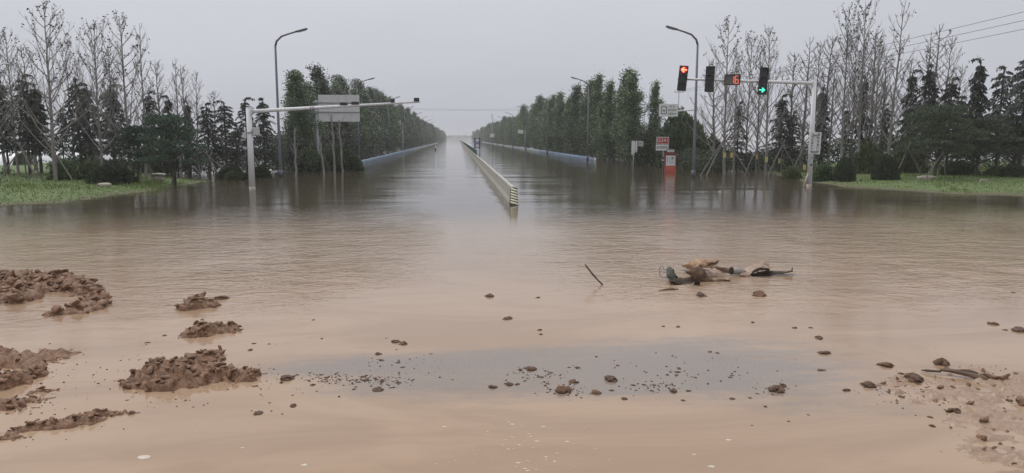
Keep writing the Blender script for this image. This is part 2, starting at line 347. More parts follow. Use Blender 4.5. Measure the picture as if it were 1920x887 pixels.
# muddy flood water: silt-laden and pale where it is shallow in front, darker over the deeper road, with dark tree reflections partly put into the colour
def water_material():
    m, t, p = nodes('flood_water')
    L = t.links; N = t.nodes.new
    tc = N('ShaderNodeTexCoord'); sp = N('ShaderNodeSeparateXYZ'); L.new(tc.outputs['Object'], sp.inputs[0])
    def math_(op, a, b=None, clamp=False):
        n = N('ShaderNodeMath'); n.operation = op; n.use_clamp = clamp
        for i, v in enumerate((a, b)):
            if v is None: continue
            if isinstance(v, (int, float)): n.inputs[i].default_value = v
            else: L.new(v, n.inputs[i])
        return n.outputs[0]
    def noise(scale, detail=4, st=(1, 1, 1), rough=0.55, dist=0.0):
        mp = N('ShaderNodeMapping'); mp.inputs['Scale'].default_value = st; L.new(tc.outputs['Object'], mp.inputs[0])
        n = N('ShaderNodeTexNoise'); n.inputs['Scale'].default_value = scale; n.inputs['Detail'].default_value = detail
        n.inputs['Roughness'].default_value = rough; n.inputs['Distortion'].default_value = dist
        L.new(mp.outputs[0], n.inputs['Vector']); return n.outputs['Fac']
    def smooth(v, a, b):
        r = N('ShaderNodeMapRange'); r.interpolation_type = 'SMOOTHSTEP'
        r.inputs['From Min'].default_value = a; r.inputs['From Max'].default_value = b
        L.new(v, r.inputs['Value']); return r.outputs[0]
    def mix(f, a, b):
        n = N('ShaderNodeMixRGB'); L.new(f, n.inputs[0])
        for i, v in ((1, a), (2, b)):
            if isinstance(v, tuple): n.inputs[i].default_value = (*v, 1)
            else: L.new(v, n.inputs[i])
        return n.outputs[0]
    x, y = sp.outputs['X'], sp.outputs['Y']
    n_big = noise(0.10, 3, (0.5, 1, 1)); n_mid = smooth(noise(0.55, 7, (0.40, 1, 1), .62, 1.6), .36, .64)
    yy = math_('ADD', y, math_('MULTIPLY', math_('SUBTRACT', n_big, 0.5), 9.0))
    deep_reflect = smooth(yy, 20.0, 31.0); mid_ = smooth(yy, 11.0, 21.0)
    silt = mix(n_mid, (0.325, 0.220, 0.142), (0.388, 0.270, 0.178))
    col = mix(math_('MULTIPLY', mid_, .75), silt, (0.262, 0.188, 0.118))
    col = mix(deep_reflect, col, (0.078, 0.060, 0.041))  # water body darkened to carry part of the trees' dark reflection
    # bare wet tarmac under a clear film: a long strip across the foreground
    xs = math_('MULTIPLY', math_('ADD', x, -1.3), 0.27)
    wid = math_('ADD', 1.05, math_('MULTIPLY', x, -0.11))                      # the strip widens to one side
    ys = math_('MULTIPLY', math_('SUBTRACT', y, math_('ADD', 8.75, math_('MULTIPLY', x, -0.06))), wid)
    d2 = math_('ADD', math_('POWER', math_('ABSOLUTE', xs), 3.0), math_('MULTIPLY', ys, ys))
    d2 = math_('ADD', d2, math_('MULTIPLY', math_('SUBTRACT', noise(1.1, 6, (0.22, 1, 1), .62), 0.5), 3.0))
    d2 = math_('ADD', d2, math_('MULTIPLY', math_('SUBTRACT', noise(7.0, 6, (0.5, 1, 1), .7), 0.5), 1.5))
    bare = math_('MULTIPLY', smooth(math_('MULTIPLY', d2, -1.0), -1.5, -0.1), 0.72)
    tarm = mix(smooth(noise(60.0, 3, (1, 1, 1), .7), .36, .64), (0.115, 0.110, 0.106), (0.245, 0.230, 0.214))
    col = mix(bare, col, tarm)
    streak = smooth(noise(2.4, 7, (0.14, 1.3, 1), 0.72, .6), 0.52, 0.74)
    near = smooth(math_('MULTIPLY', y, -1.0), -14.0, -9.0)
    col = mix(math_('MULTIPLY', math_('MULTIPLY', streak, near), 0.10), col, (0.235, 0.160, 0.112))
    L.new(col, p.inputs['Base Color'])
    p.inputs['IOR'].default_value = 1.333; p.inputs['Specular IOR Level'].default_value = 0.5
    rough = math_('ADD', 0.035, math_('MULTIPLY', near, 0.025))
    L.new(rough, p.inputs['Roughness'])
    # ripples: short wind ripples in the middle, calm silt in front and a calm lane down the centre, long low waves far off
    rip = noise(5.6, 3, (0.80, 1.15, 1), 0.6, 0.6)
    rip2 = noise(1.7, 3, (0.60, 1.15, 1), 0.5, 0.6)
    farw = noise(0.30, 4, (0.14, 1.0, 1), 0.5, 0.3)
    calm = noise(0.16, 3, (1.0, 0.55, 1))
    lane = smooth(math_('ABSOLUTE', math_('ADD', x, math_('MULTIPLY', y, -0.055))), 0.6, 3.6)   # 0 in the calm lane
    midm = math_('MULTIPLY', smooth(y, 9.5, 16.0), math_('ADD', 0.16, math_('MULTIPLY', lane, 0.84)))
    midm = math_('MULTIPLY', midm, math_('ADD', .25, math_('MULTIPLY', smooth(calm, 0.33, 0.60), .75)))
    midm = math_('MULTIPLY', midm, math_('SUBTRACT', 1.0, math_('MULTIPLY', smooth(y, 20.0, 32.0), .86)))
    h = math_('MULTIPLY', rip, math_('MULTIPLY', midm, 0.042))
    h = math_('ADD', h, math_('MULTIPLY', rip2, math_('MULTIPLY', midm, 0.070)))
    h = math_('ADD', h, math_('MULTIPLY', farw, math_('MULTIPLY', smooth(y, 18.0, 40.0), 0.060)))
    h = math_('ADD', h, math_('MULTIPLY', rip, 0.0012))
    h = math_('ADD', h, math_('MULTIPLY', math_('MULTIPLY', streak, near), 0.0010))
    b = N('ShaderNodeBump'); b.inputs['Strength'].default_value = 1.0; b.inputs['Distance'].default_value = 1.0
    L.new(h, b.inputs['Height']); L.new(b.outputs[0], p.inputs['Normal'])
    return m
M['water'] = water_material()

# ------------------------------------------------------------------ setting: ground, water, lawns
def grid_sheet(name, xs, ys, zf, material):
    X, Y = np.meshgrid(xs, ys); Z = zf(X, Y)
    V = np.stack([X, Y, Z], -1).reshape(-1, 3)
    nx, ny = len(xs), len(ys)
    i = (np.arange(ny-1)[:, None]*nx+np.arange(nx-1)[None]).ravel()
    F = np.stack([i, i+1, i+nx+1, i+nx], 1)
    return link(name, arr_mesh(name, [(V, F)], True), material)
far = np.array([-1800, -600, -200, -60, 0, 60, 200, 600, 1800.])
g = grid_sheet('ground', far, np.array([-300, 0, 60, 200, 600, 1500, 2600.]), lambda x, y: x*0-0.75, M['bed'])
tag(g, 'flooded ground under the water', kind='structure')
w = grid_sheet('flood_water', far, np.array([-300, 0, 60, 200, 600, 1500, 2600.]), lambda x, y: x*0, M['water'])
tag(w, 'muddy brown flood water covering the road', kind='structure')

def poly_dist(X, Y, pts):
    best = np.full(X.shape, 1e9)
    for (x0, y0), (x1, y1) in zip(pts[:-1], pts[1:]):
        dx, dy = x1-x0, y1-y0; t = np.clip(((X-x0)*dx+(Y-y0)*dy)/(dx*dx+dy*dy), 0, 1)
        best = np.minimum(best, np.hypot(X-x0-t*dx, Y-y0-t*dy))
    return best
def inside(X, Y, pts):
    r = np.zeros(X.shape, bool); n = len(pts)
    for k in range(n):
        x0, y0 = pts[k]; x1, y1 = pts[(k+1) % n]
        if y0 == y1: continue
        c = ((y0 > Y) != (y1 > Y)) & (X < (x1-x0)*(Y-y0)/(y1-y0)+x0)
        r ^= c
    return r
LSH = [(-70, 27.5)]+[tuple(W(u, v)[:2]) for u, v in ((-140, 393), (0, 386), (110, 379), (200, 368), (290, 355), (345, 347), (395, 341))]
LP = LSH+[(-21.5, 55), (-30, 90), (-75, 90)]
RSH = [tuple(W(u, v)[:2]) for u, v in ((1478, 331), (1515, 341), (1590, 351), (1690, 358), (1800, 364), (1920, 367), (2060, 366))]+[(75, 34)]
RP = RSH+[(90, 85), (24.5, 85), (24.5, 60)]
def lawn(name, poly, x0, x1, y0, y1, label):
    xs = np.arange(x0, x1, 0.55); ys = np.arange(y0, y1, 0.55); X, Y = np.meshgrid(xs, ys)
    d = poly_dist(X, Y, poly+[poly[0]]); d = np.where(inside(X, Y, poly), d, -d)
    d = d+(fbm(X*0.5, Y*0.5, 3)-0.45)*1.6
    Z = np.where(d > 0, 0.34*(1-np.exp(-d/4.0)), d*0.12)+(fbm(X*0.8, Y*0.8, 3, 9)-0.45)*0.07
    Z = np.maximum(Z, -0.5)
    o = grid_sheet(name, xs, ys, lambda a, b: Z, M['soil']); tag(o, label, kind='structure')
    return xs, ys, Z
lxs, lys, LZ = lawn('lawn', LP, -72, -14, 24, 88, 'green lawn bank beside the leafless trees')
rxs, rys, RZ = lawn('lawn', RP, 20, 86, 30, 84, 'green lawn bank behind the traffic signal mast')
def ground_z(x, y):
    for xs, ys, Z in ((lxs, lys, LZ), (rxs, rys, RZ)):
        if xs[0] < x < xs[-1] and ys[0] < y < ys[-1]:
            return float(Z[int((y-ys[0])/0.55), int((x-xs[0])/0.55)])
    return -0.7
def grass(name, xs, ys, Z, n, seed, label, ymax):
    rng = np.random.default_rng(seed)
    x = rng.uniform(xs[0], xs[-2], n); y = ys[0]+(ymax-ys[0])*rng.random(n)**1.3
    z = Z[((y-ys[0])/0.55).astype(int), ((x-xs[0])/0.55).astype(int)]
    k = (z > 0.0) & (rng.random(n) < 0.25+1.2*fbm(x*0.6, y*0.6, 3, 4)); x, y, z = x[k], y[k], z[k]; m = len(x)
    D = np.stack([rng.normal(0, .35, m), rng.normal(0, .35, m), np.ones(m)], 1); Nn = rdir(rng, m)*[1, 1, .2]
    c = cards(np.stack([x, y, z-0.01], 1), D, Nn, rng.uniform(.05, .15, m)*(0.7+1.0*(fbm(x*.4, y*.4, 2, 2) > .5)), rng.uniform(.03, .07, m))
    o = link(name, arr_mesh(name, [c]), M['grass']); tag(o, label, 'grass', kind='stuff')
grass('lawn_grass', lxs, lys, LZ, 90000, 1, 'short green grass on the bank by the leafless trees', 56)
grass('lawn_grass', rxs, rys, RZ, 90000, 2, 'short green grass on the bank behind the signal mast', 62)

# ------------------------------------------------------------------ trees
def dirvec(az, el):  # el measured from the horizontal
    return np.array([math.cos(az)*math.cos(el), math.sin(az)*math.cos(el), math.sin(el)])
def polyline_sticks(chunks, pts, r0, r1, sides=5):
    pts = np.asarray(pts); n = len(pts)-1
    rr = np.linspace(r0, r1, n+1)
    chunks.append(sticks(pts[:-1], pts[1:], rr[:-1], rr[1:], sides))
def path_point(pts, t):
    n = len(pts)-1; k = min(int(t*n), n-1); f = t*n-k
    return pts[k]*(1-f)+pts[k+1]*f

def bare_tree(seed, H=10.0, spread=1.0, twiggy=1.0, leafy=1.0, nb=34):
    rng = np.random.default_rng(seed); tr = []; br = []; lp = []
    lean = rng.normal(0, .012, 2)
    T = np.array([[lean[0]*z*z*.15+rng.normal(0, .02), lean[1]*z+rng.normal(0, .02), z] for z in np.linspace(-0.9, H, 15)])
    polyline_sticks(tr, T, 0.125, 0.012, 7)
    for k in range(nb):
        t = 0.22+0.74*((k+rng.random())/nb); az = k*2.4+rng.normal(0, .35)
        Ln = spread*(H*0.42*(1-t)**0.75+0.45)*rng.uniform(.65, 1.25)
        p = path_point(T, t); el = R(rng.uniform(30, 50)); pts = [p]
        for s in range(5):
            el = min(el+R(rng.uniform(3, 9)), R(86)); az += rng.normal(0, .10)
            p = p+dirvec(az, el)*Ln/5; pts.append(p)
        pts = np.array(pts); polyline_sticks(br, pts, 0.020+0.034*(1-t), 0.007, 4)
        for j in range(int(8*twiggy)):
            tt = rng.uniform(.25, 1.0); q = path_point(pts, tt); l2 = Ln*rng.uniform(.16, .40)
            a2 = az+rng.uniform(-1.4, 1.4); e2 = R(rng.uniform(30, 75)); tw = [q]
            for s in range(3):
                q = q+dirvec(a2, e2)*l2/3; tw.append(q); e2 = min(e2+R(8), R(88)); a2 += rng.normal(0, .2)
            polyline_sticks(br, tw, 0.010, 0.005, 3)
            if rng.random() < leafy*(0.15+0.75*t):
                for c in range(rng.integers(1, 4)): lp.append(q+rng.normal(0, .06, 3))
            for c in range(2):
                if rng.random() < 0.5*twiggy:
                    b0 = tw[rng.integers(1, 3)]; b1 = b0+dirvec(a2+rng.uniform(-1.2, 1.2), R(rng.uniform(35, 80)))*l2*.5
                    br.append(sticks([b0], [b1], 0.007, 0.004, 3))
    lp = np.array(lp).reshape(-1, 3); n = len(lp)
    lv = cards(lp, rdir(rng, n)-[0, 0, .4], rdir(rng, n), rng.uniform(.09, .20, n), rng.uniform(.06, .13, n))
    return dict(H=H, trunk=(arr_mesh('trunk', tr, True), 'bark'), branches=(arr_mesh('branches', br), 'bark'), leaves=(arr_mesh('leaves', [lv]), 'dry'))

def cedar(seed, H=7.0, Rr=1.7, nb=80, per=64, droop=1.0):
    rng = np.random.default_rng(seed); tr = []; P = []; D = []; Ls = []
    side = rng.uniform(0, 6.28)
    zz = np.linspace(-0.9, H*0.93, 9); T = [np.array([rng.normal(0, .02), rng.normal(0, .02), z]) for z in zz]
    tip = T[-1]
    for s in range(4):                               # nodding leader
        tip = tip+np.array([math.cos(side)*.09*(s+.5), math.sin(side)*.09*(s+.5), .17-.09*s]); T.append(tip)
    T = np.array(T); polyline_sticks(tr, T, 0.11, 0.012, 6)
    for k in range(nb):
        t = 0.25+0.73*((k+rng.random())/nb)
        z = H*0.93*t; az = k*2.4+rng.normal(0, .5)
        Ln = Rr*((1-t)**0.72+0.09)*rng.uniform(.45, 1.25)
        p = np.array([0, 0, z]); el = R(rng.uniform(5, 30)); pts = [p]
        for s in range(5):
            p = p+dirvec(az, el)*Ln/5; pts.append(p); el -= R(rng.uniform(6, 22))*droop
        pts = np.array(pts); polyline_sticks(tr, pts, 0.022, 0.006, 3)
        n = int(per*(0.35+0.65*Ln/Rr))
        tt = rng.uniform(.12, 1.0, n)
        base_ = np.array([path_point(pts, a) for a in tt])
        perp = np.array([-math.sin(az), math.cos(az), 0.0])
        base_ += perp*(rng.normal(0, .10+.10*Ln, n)*(1.1-tt))[:, None]+rng.normal(0, .03, (n, 3))
        d = dirvec(az, R(-25))*.7+perp*rng.normal(0, .8, n)[:, None]+np.array([0, 0, -1.0])*rng.uniform(.2, 1.3, n)[:, None]
        P.append(base_); D.append(d); Ls.append(rng.uniform(.12, .34, n))
    for s in range(26):
        q = path_point(T, rng.uniform(.72, 1)); P.append(q[None]+rng.normal(0, .04, (3, 3))); D.append(rdir(rng, 3)-[0, 0, .9]); Ls.append(rng.uniform(.12, .28, 3))
    P = np.concatenate(P); D = np.concatenate(D); Ls = np.concatenate(Ls); n = len(P)
    cr = cards(P, D, rdir(rng, n), Ls, Ls*rng.uniform(.22, .42, n))
    return dict(H=H, trunk=(arr_mesh('trunk', tr), 'dbark'), crown=(arr_mesh('crown', [cr]), 'cedar'))

def poplar(seed, H=10.0, Rr=1.45, lean=-0.45, per=115, leafmat_='poplar', clear=0.09):
    rng = np.random.default_rng(seed); tr = []; P = []; D = []
    T = np.array([[lean*(z/H)**2+rng.normal(0, .03), rng.normal(0, .04), z] for z in np.linspace(-0.9, H*0.96, 12)])
    polyline_sticks(tr, T, 0.125, 0.015, 7)
    nb = 84
    for k in range(nb):
        t = clear+(0.98-clear)*((k+rng.random())/nb)
        az = k*2.4+rng.normal(0, .4); env = (min(1.0, (t-clear)/0.20+.45))*((1-(t-.30)/.72)**.8 if t > .30 else 1.0)
        Ln = (Rr*max(env, .0)+0.16)*rng.uniform(.45, 1.35)*1.4
        p = path_point(T, t*.99); el = R(rng.uniform(38, 62)); pts = [p]
        for s in range(4):
            p = p+dirvec(az, el)*Ln/4+np.array([lean*.10, 0, 0]); pts.append(p); el = min(el+R(5), R(82))
        pts = np.array(pts); polyline_sticks(tr, pts, 0.03, 0.006, 3)
        n = int(per*(.35+.65*Ln/(Rr*1.35)))
        ncl = 7
        ctr = np.array([path_point(pts, a) for a in rng.uniform(.25, 1.05 if False else 1.0, ncl)])+rng.normal(0, .13, (ncl, 3))
        w_ = rng.integers(0, ncl, n)
        P.append(ctr[w_]+rng.normal(0, 1, (n, 3))*np.array([.15, .15, .20])+np.array([lean*.12, 0, .10])*rng.normal(0, 1.0, n)[:, None])
        D.append(np.array([lean*1.1, 0, .25])+rng.normal(0, .7, (n, 3)))
    P = np.concatenate(P); D = np.concatenate(D); n = len(P)
    cr = cards(P, D, rdir(rng, n), rng.uniform(.11, .24, n), rng.uniform(.08, .16, n))
    return dict(H=H, trunk=(arr_mesh('trunk', tr, True), 'palebark'), crown=(arr_mesh('crown', [cr]), leafmat_))

def garden_pine(seed, H=3.6, Rr=2.2, npad=26, per=420, material='pine'):
    rng = np.random.default_rng(seed); tr = []; P = []; D = []
    T = np.array([[.10*math.sin(z*1.3), .08*math.cos(z*1.7), z] for z in np.linspace(-.5, H*.9, 8)])
    polyline_sticks(tr, T, .12, .04, 7)
    for k in range(npad):
        t = .34+.66*((k+rng.random())/npad); az = k*2.4+rng.normal(0, .3)
        rad = Rr*(1.05-t)**.55*rng.uniform(.35, 1.0)
        c = np.array([math.cos(az)*rad, math.sin(az)*rad, H*t-.05+rng.normal(0, .06)])
        st = path_point(T, min(t*.9, 1)); mid = (st+c)/2+[0, 0, .12]
        polyline_sticks(tr, [st, mid, c], .045, .014, 4)
        pr = rng.uniform(.5, .95); n = int(per*pr)
        a = rng.uniform(0, 6.28, n); rr = pr*np.sqrt(rng.random(n)); q = np.stack([np.cos(a)*rr, np.sin(a)*rr, .24*(1-(rr/pr)**2)*rng.random(n)+rng.normal(0, .035, n)], 1)
        P.append(c+q); D.append(np.stack([np.cos(a), np.sin(a), np.full(n, .7)], 1)+rng.normal(0, .5, (n, 3)))
    P = np.concatenate(P); D = np.concatenate(D); n = len(P)
    cr = cards(P, D, rdir(rng, n), rng.uniform(.10, .22, n), rng.uniform(.03, .06, n))
    return dict(H=H, trunk=(arr_mesh('trunk', tr), 'dbark'), crown=(arr_mesh('crown', [cr]), material))

def shrub(seed, rx, ry, rz, n, material, size=.09, rough=.12, stem=True):
    rng = np.random.default_rng(seed); tr = []
    d = rdir(rng, n); d[:, 2] = np.abs(d[:, 2])*1.0-.12
    k = (rng.random(n)**.33)[:, None]; bump_ = 1+rough*(2*fbm(np.arctan2(d[:, 1], d[:, 0])*1.6+9, d[:, 2]*3+seed, 3)-.9)[:, None]
    P = d*k*bump_*[rx, ry, rz]
    D = d+rng.normal(0, .6, (n, 3))
    cr = cards(P, D, rdir(rng, n), rng.uniform(.6, 1.3, n)*size, rng.uniform(.4, .8, n)*size)
    for j in range(7):
        e = rdir(rng, 1)[0]; e[2] = abs(e[2])
        tr.append(sticks([[0, 0, -.5]], [e*[rx*.8, ry*.8, rz*.85]], .03, .008, 4))
    return dict(H=rz, stems=(arr_mesh('stems', tr), 'dbark'), foliage=(arr_mesh('foliage', [cr]), material))

def plant(name, proto, loc, scale, rz, label, cat, group=None, sxy=1.0):
    t = empty(name, loc, rz, label, cat, group)
    t.scale = (scale*sxy, scale*sxy, scale)
    for part, val in proto.items():
        if part == 'H': continue
        me, mk = val
        if not me.materials: me.materials.append(M[mk])
        o = link(part, me, None, t)
        if part in ('branches', 'leaves', 'crown'): o['kind'] = 'stuff'
    return t

BARE = [bare_tree(11, 10, 1.0, 1.0, .9), bare_tree(12, 10, .85, 1.0, .7), bare_tree(13, 10, .7, .8, .35, 26), bare_tree(14, 10, 1.15, 1.2, 1.0, 38)]
WISP = [bare_tree(21, 10, .55, .8, .12, 30), bare_tree(22, 10, .75, 1.1, .2, 40)]
CED = [cedar(31, 7, 1.75), cedar(32, 7, 1.35, 70, 66), cedar(33, 7, 1.9, 66, 58, 1.3), cedar(34, 7, 1.5, 90, 70, 1.1)]
CEDW = [cedar(35, 7, 2.6, 56, 74, 1.25), cedar(36, 7, 2.2, 60, 74, 1.0)]
POPL = [poplar(41, 10, 1.5, -.75, 125, 'poplar_grey'), poplar(42, 10, 1.35, -.6, 120, 'poplar_grey'), poplar(43, 10, 1.6, -.7, 125, 'poplar'), poplar(44, 10, 1.45, -.5, 120, 'poplar')]
POPR = [poplar(51, 10, 1.5, -.25, 130, 'poplar'), poplar(52, 10, 1.3, -.2, 120, 'poplar'), poplar(53, 10, 1.7, -.3, 130, 'poplar'), poplar(54, 10, 1.4, -.15, 120, 'poplar')]

def stand(name, proto, u, D, vtop, label, cat, group, rz=None, sxy=1.0):
    p = base(u, D); z = ground_z(p.x, p.y); z = z if z > -0.05 else 0.0
    h = zat(u, D, vtop)-z
    return plant(name, proto, (p.x, p.y, z), h/proto['H'], random.uniform(0, 6.28) if rz is None else rz, label, cat, group, sxy)

GB = 'leafless trees on the lawns'
for u, D, vt, pr, sxy, lb in (
    (-12, 47, 42, BARE[3], .9, 'leafless tree cut by the frame edge at the far end of the lawn'),
    (32, 52, 60, BARE[1], .8, 'thin bare tree between the frame edge and the tallest lawn tree'),
    (102, 46, 6, BARE[0], 1.05, 'tallest leafless tree on the lawn beside the camera mast, wide twiggy top'),
    (190, 49, 46, BARE[3], .85, 'leafless tree with leaf tufts behind the dark dome shrub'),
    (243, 48, 32, BARE[1], 1.0, 'tall straight bare tree beside the flat lawn stones'),
    (272, 50, 42, BARE[2], .8, 'slim dark-trunked bare tree just behind the flat lawn stones'),
    (338, 56, 108, WISP[0], 1.0, 'wispy leafless tree behind the green layered pine'),
    (372, 58, 132, WISP[1], .8, 'low wispy leafless tree between layered pine and camera mast'),
):
    stand('leafless_tree', pr, u, D, vt, lb, 'tree', GB, sxy=sxy)
GBR = 'leafless trees around the signal mast'
for u, D, vt, pr, sxy, lb in (
    (1358, 56, 38, BARE[1], .9, 'leafless tree with leaf tufts below the red countdown box'),
    (1376, 58, 95, WISP[0], .8, 'thin leafless twin stem standing in water below the countdown box'),
    (1436, 55, 56, BARE[0], .85, 'leafless tree right behind the green arrow signal head'),
    (1418, 59, 88, WISP[1], .8, 'thin twiggy tree behind the tree with the green arrow'),
    (1522, 54, 78, WISP[1], .9, 'dense twiggy bare tree behind the signal mast pole'),
    (1553, 57, 92, WISP[0], 1.0, 'wispy bare tree just beyond the signal mast pole'),
    (1578, 53, 14, BARE[1], .8, 'tall bare tree, first of the tall pair beyond the mast pole'),
    (1609, 52, 2, BARE[0], .75, 'tallest bare tree beyond the mast pole with leafy tip'),
    (1638, 56, 68, WISP[1], .8, 'low wispy bare tree between the tallest two beyond the mast'),
    (1665, 51, 0, BARE[2], .9, 'pale slim leaning bare tree over the round dark shrub'),
    (1738, 55, 46, WISP[0], 1.5, 'broom-shaped bare tree rising behind the layered pine on the lawn'),
    (1762, 58, 66, WISP[1], 1.0, 'second broom-shaped bare tree close behind the layered pine'),
):
    stand('leafless_tree', pr, u, D, vt, lb, 'tree', GBR, sxy=sxy)

for k, (u, D, vt, pr, sxy, lb) in enumerate((
    (8, 58, 95, WISP[1], 1.3, 'thin grey second-row tree nearest the frame edge beyond the lawn'), (66, 60, 85, WISP[1], 1.2, 'thin grey second-row tree between the frame edge and the tallest leafless tree'),
    (140, 60, 80, BARE[3], .8, 'grey second-row tree between the tallest leafless tree and the dome shrub'), (214, 62, 95, WISP[1], 1.3, 'grey twiggy second-row tree over the broad dark cedar'),
    (305, 60, 112, WISP[1], 1.2, 'grey twiggy second-row tree behind the stones and layered pine'), (352, 64, 122, WISP[1], 1.2, 'twiggy grey tree rising behind the dark cedar of the layered pine'),
    (404, 62, 170, WISP[1], 1.4, 'low twiggy grey tree just before the camera mast pole'),
    (1338, 62, 110, WISP[1], 1.3, 'twiggy second-row tree left of the countdown box'), (1398, 63, 70, BARE[3], .8, 'grey second-row tree between countdown box and green arrow'),
    (1480, 62, 96, WISP[1], 1.3, 'twiggy second-row tree between green arrow and mast pole'), (1502, 58, 70, WISP[0], 1.3, 'wispy tree hugging the near side of the mast pole'),
    (1540, 62, 66, WISP[1], 1.3, 'dense twiggy second-row tree beyond the mast pole'), (1596, 60, 50, BARE[3], .7, 'grey second-row tree between the tall pair beyond the mast'),
    (1628, 62, 55, WISP[1], 1.3, 'dense second-row tree beside the tallest bare tree'), (1650, 63, 100, WISP[1], 1.5, 'low twiggy second-row tree by the pale leaning tree'),
    (1690, 62, 110, WISP[1], 1.4, 'low twiggy tree between the leaning tree and the slim cedar'), (1722, 60, 60, WISP[0], 1.4, 'upright twiggy tree next to the broom-shaped one'), (1785, 64, 120, WISP[1], 1.4, 'last low twiggy tree before the pointed cedar'))):
    stand('leafless_tree', pr, u, D, vt, lb, 'tree', 'second row of thin leafless trees', sxy=sxy)

GC = 'dark cedars behind the lawn'
for u, D, vt, pr, lb in (
    (14, 54, 143, CED[1], 'dark cedar nearest the frame edge beyond the lawn'),
    (55, 52, 132, CED[0], 'dark drooping cedar beside the pale trunk on the lawn'),
    (76, 56, 150, CED[3], 'dark cedar squeezed behind the drooping cedar near the frame edge'),
    (120, 60, 200, CED[2], 'low dark cedar under the tallest leafless tree'),
    (152, 53, 140, CED[2], 'pointed dark cedar above the dark dome shrub'),
    (172, 55, 150, CED[1], 'narrow dark cedar twin beside the pointed one above the dome shrub'),
    (216, 53, 152, CED[0], 'broad dark cedar between two leafless trunks by the stones'),
    (287, 58, 165, CED[2], 'sparse dark cedar behind the lawn stones'),
    (322, 60, 174, CED[1], 'small dark cedar above the green layered pine'),
    (357, 60, 184, CED[3], 'dark cedar right behind the green layered pine'),
    (392, 56, 188, CEDW[0], 'spreading dark cedar with nodding tip before the camera mast'),
    (425, 58, 184, CEDW[1], 'spreading dark cedar next to the camera mast pole'),
    (464, 60, 178, CED[2], 'dark cedar with its tip above the camera mast top'),
    (497, 61, 178, CED[0], 'dark cedar beside the grey street lamp, below the mast arm'),
    (445, 52, 235, CEDW[1], 'low dark cedar right behind the mast cabinet'),
    (548, 60, 225, CED[3], 'low dark cedar between the street lamp and the sign post'),
):
    stand('cedar_tree', pr, u, D, vt, lb, 'tree', GC, sxy=random.uniform(.8, 1.3))
GCR = 'dark cedars around the signal mast'
for u, D, vt, pr, lb in (
    (1382, 60, 186, CEDW[0], 'wilted dark cedar under the countdown box'),
    (1462, 58, 172, CED[0], 'dark cedar beside the green arrow signal head'),
    (1484, 60, 205, CED[2], 'low dark cedar between the green arrow and the mast pole'),
    (1536, 58, 158, CED[3], 'dense dark cedar right behind the mast pole'),
    (1612, 60, 135, CED[1], 'narrow dark cedar among the tall bare trees beyond the mast'),
    (1583, 61, 195, CEDW[1], 'low spreading cedar beyond the mast pole'),
    (1700, 52, 124, CED[1], 'slim dark cedar beside the broom-shaped bare tree'),
    (1733, 54, 112, CED[0], 'tall cedar behind the crown of the layered pine'),
    (1775, 53, 138, CEDW[1], 'cedar with nodding tips right of the broom-shaped tree'),
    (1824, 54, 102, CED[3], 'pointed free-standing cedar between two drooping ones'),
    (1868, 52, 116, CEDW[0], 'open-branched drooping cedar beside the pointed one'),
    (1912, 48, 88, CEDW[1], 'tall drooping cedar at the frame edge behind the lawn'),
    (1655, 60, 190, CEDW[0], 'low dark cedar behind the round dark shrub'),
    (1795, 58, 175, CEDW[1], 'low dark cedar hidden behind the layered pine'),
):
    stand('cedar_tree', pr, u, D, vt, lb, 'tree', GCR, sxy=random.uniform(.8, 1.3))

# layered garden pines
PINE1 = garden_pine(61, 3.4, 1.9, 26, 420, 'ptop'); PINE2 = garden_pine(62, 4.0, 2.6, 34, 430, 'pine'); PINE3 = garden_pine(63, 3.0, 2.3, 26, 420, 'pine')
GP = 'layered garden pines'
stand('garden_pine', PINE1, 322, 45, 216, 'bluish green layered pine near the water beside the stones', 'tree', GP, sxy=1.0)
stand('garden_pine', PINE2, 1757, 44, 200, 'largest layered pine on the lawn above the pale stone', 'tree', GP, sxy=1.0)
stand('garden_pine', PINE3, 1835, 46, 226, 'lower layered pine beside the largest one', 'tree', GP, sxy=1.0)
stand('garden_pine', PINE3, 1905, 49, 218, 'dark layered pine at the frame edge behind the lawn', 'tree', GP, sxy=1.2)
stand('garden_pine', PINE1, 258, 47, 238, 'small layered pine between the stones and the tall bare tree', 'tree', GP, sxy=.9)

# poplar avenues
def avenue(side, x, D0, D1, step, protos, hmean, seed):
    rng = random.Random(seed); D = D0; k = 0
    ords = ['first', 'second', 'third', 'fourth', 'fifth', 'sixth', 'seventh', 'eighth', 'ninth', 'tenth', 'eleventh', 'twelfth', 'thirteenth', 'fourteenth', 'fifteenth', 'sixteenth', 'seventeenth', 'eighteenth']
    where = 'behind the blank sign panel' if side < 0 else 'beyond the red route sign'
    road = 'on the camera mast side' if side < 0 else 'on the traffic signal side'
    while D < D1:
        pr = protos[rng.randrange(len(protos))]
        h = hmean*rng.choice((.72, .84, .92, 1.0, 1.06, 1.14))*rng.uniform(.96, 1.05)*(1.0 if D < 260 else .93)
        if k < 4: h = hmean*((.86, .90, .82, .88) if side < 0 else (.93, 1.0, .86, .95))[k]
        if k < 18: lb = f'{ords[k]} roadside poplar counted from the near end of the row {where}'; gr = f'near roadside poplars {road}'
        elif D < 240: lb = f'leafy poplar farther down the roadside row {road}'; gr = f'farther roadside poplars {road}'
        else: lb = f'hazy distant poplar near the end of the row {road}'; gr = f'distant roadside poplars {road}'
        plant('poplar_tree', pr, (x+rng.uniform(-.8, .8), D, 0.0), h/10.0, rng.uniform(-.5, .5), lb, 'tree', gr, sxy=(1.2, 1.2, 1.15)[k] if k < 3 and side < 0 else rng.uniform(1.0, 1.45) if side < 0 else rng.uniform(1.2, 1.65))
        D += step*rng.uniform(.8, 1.25)*(1.0 if D < 250 else 1.5 if D < 450 else 3.0); k += 1
avenue(-1, -13.8, 68, 900, 4.0, POPL, 10.3, 5)
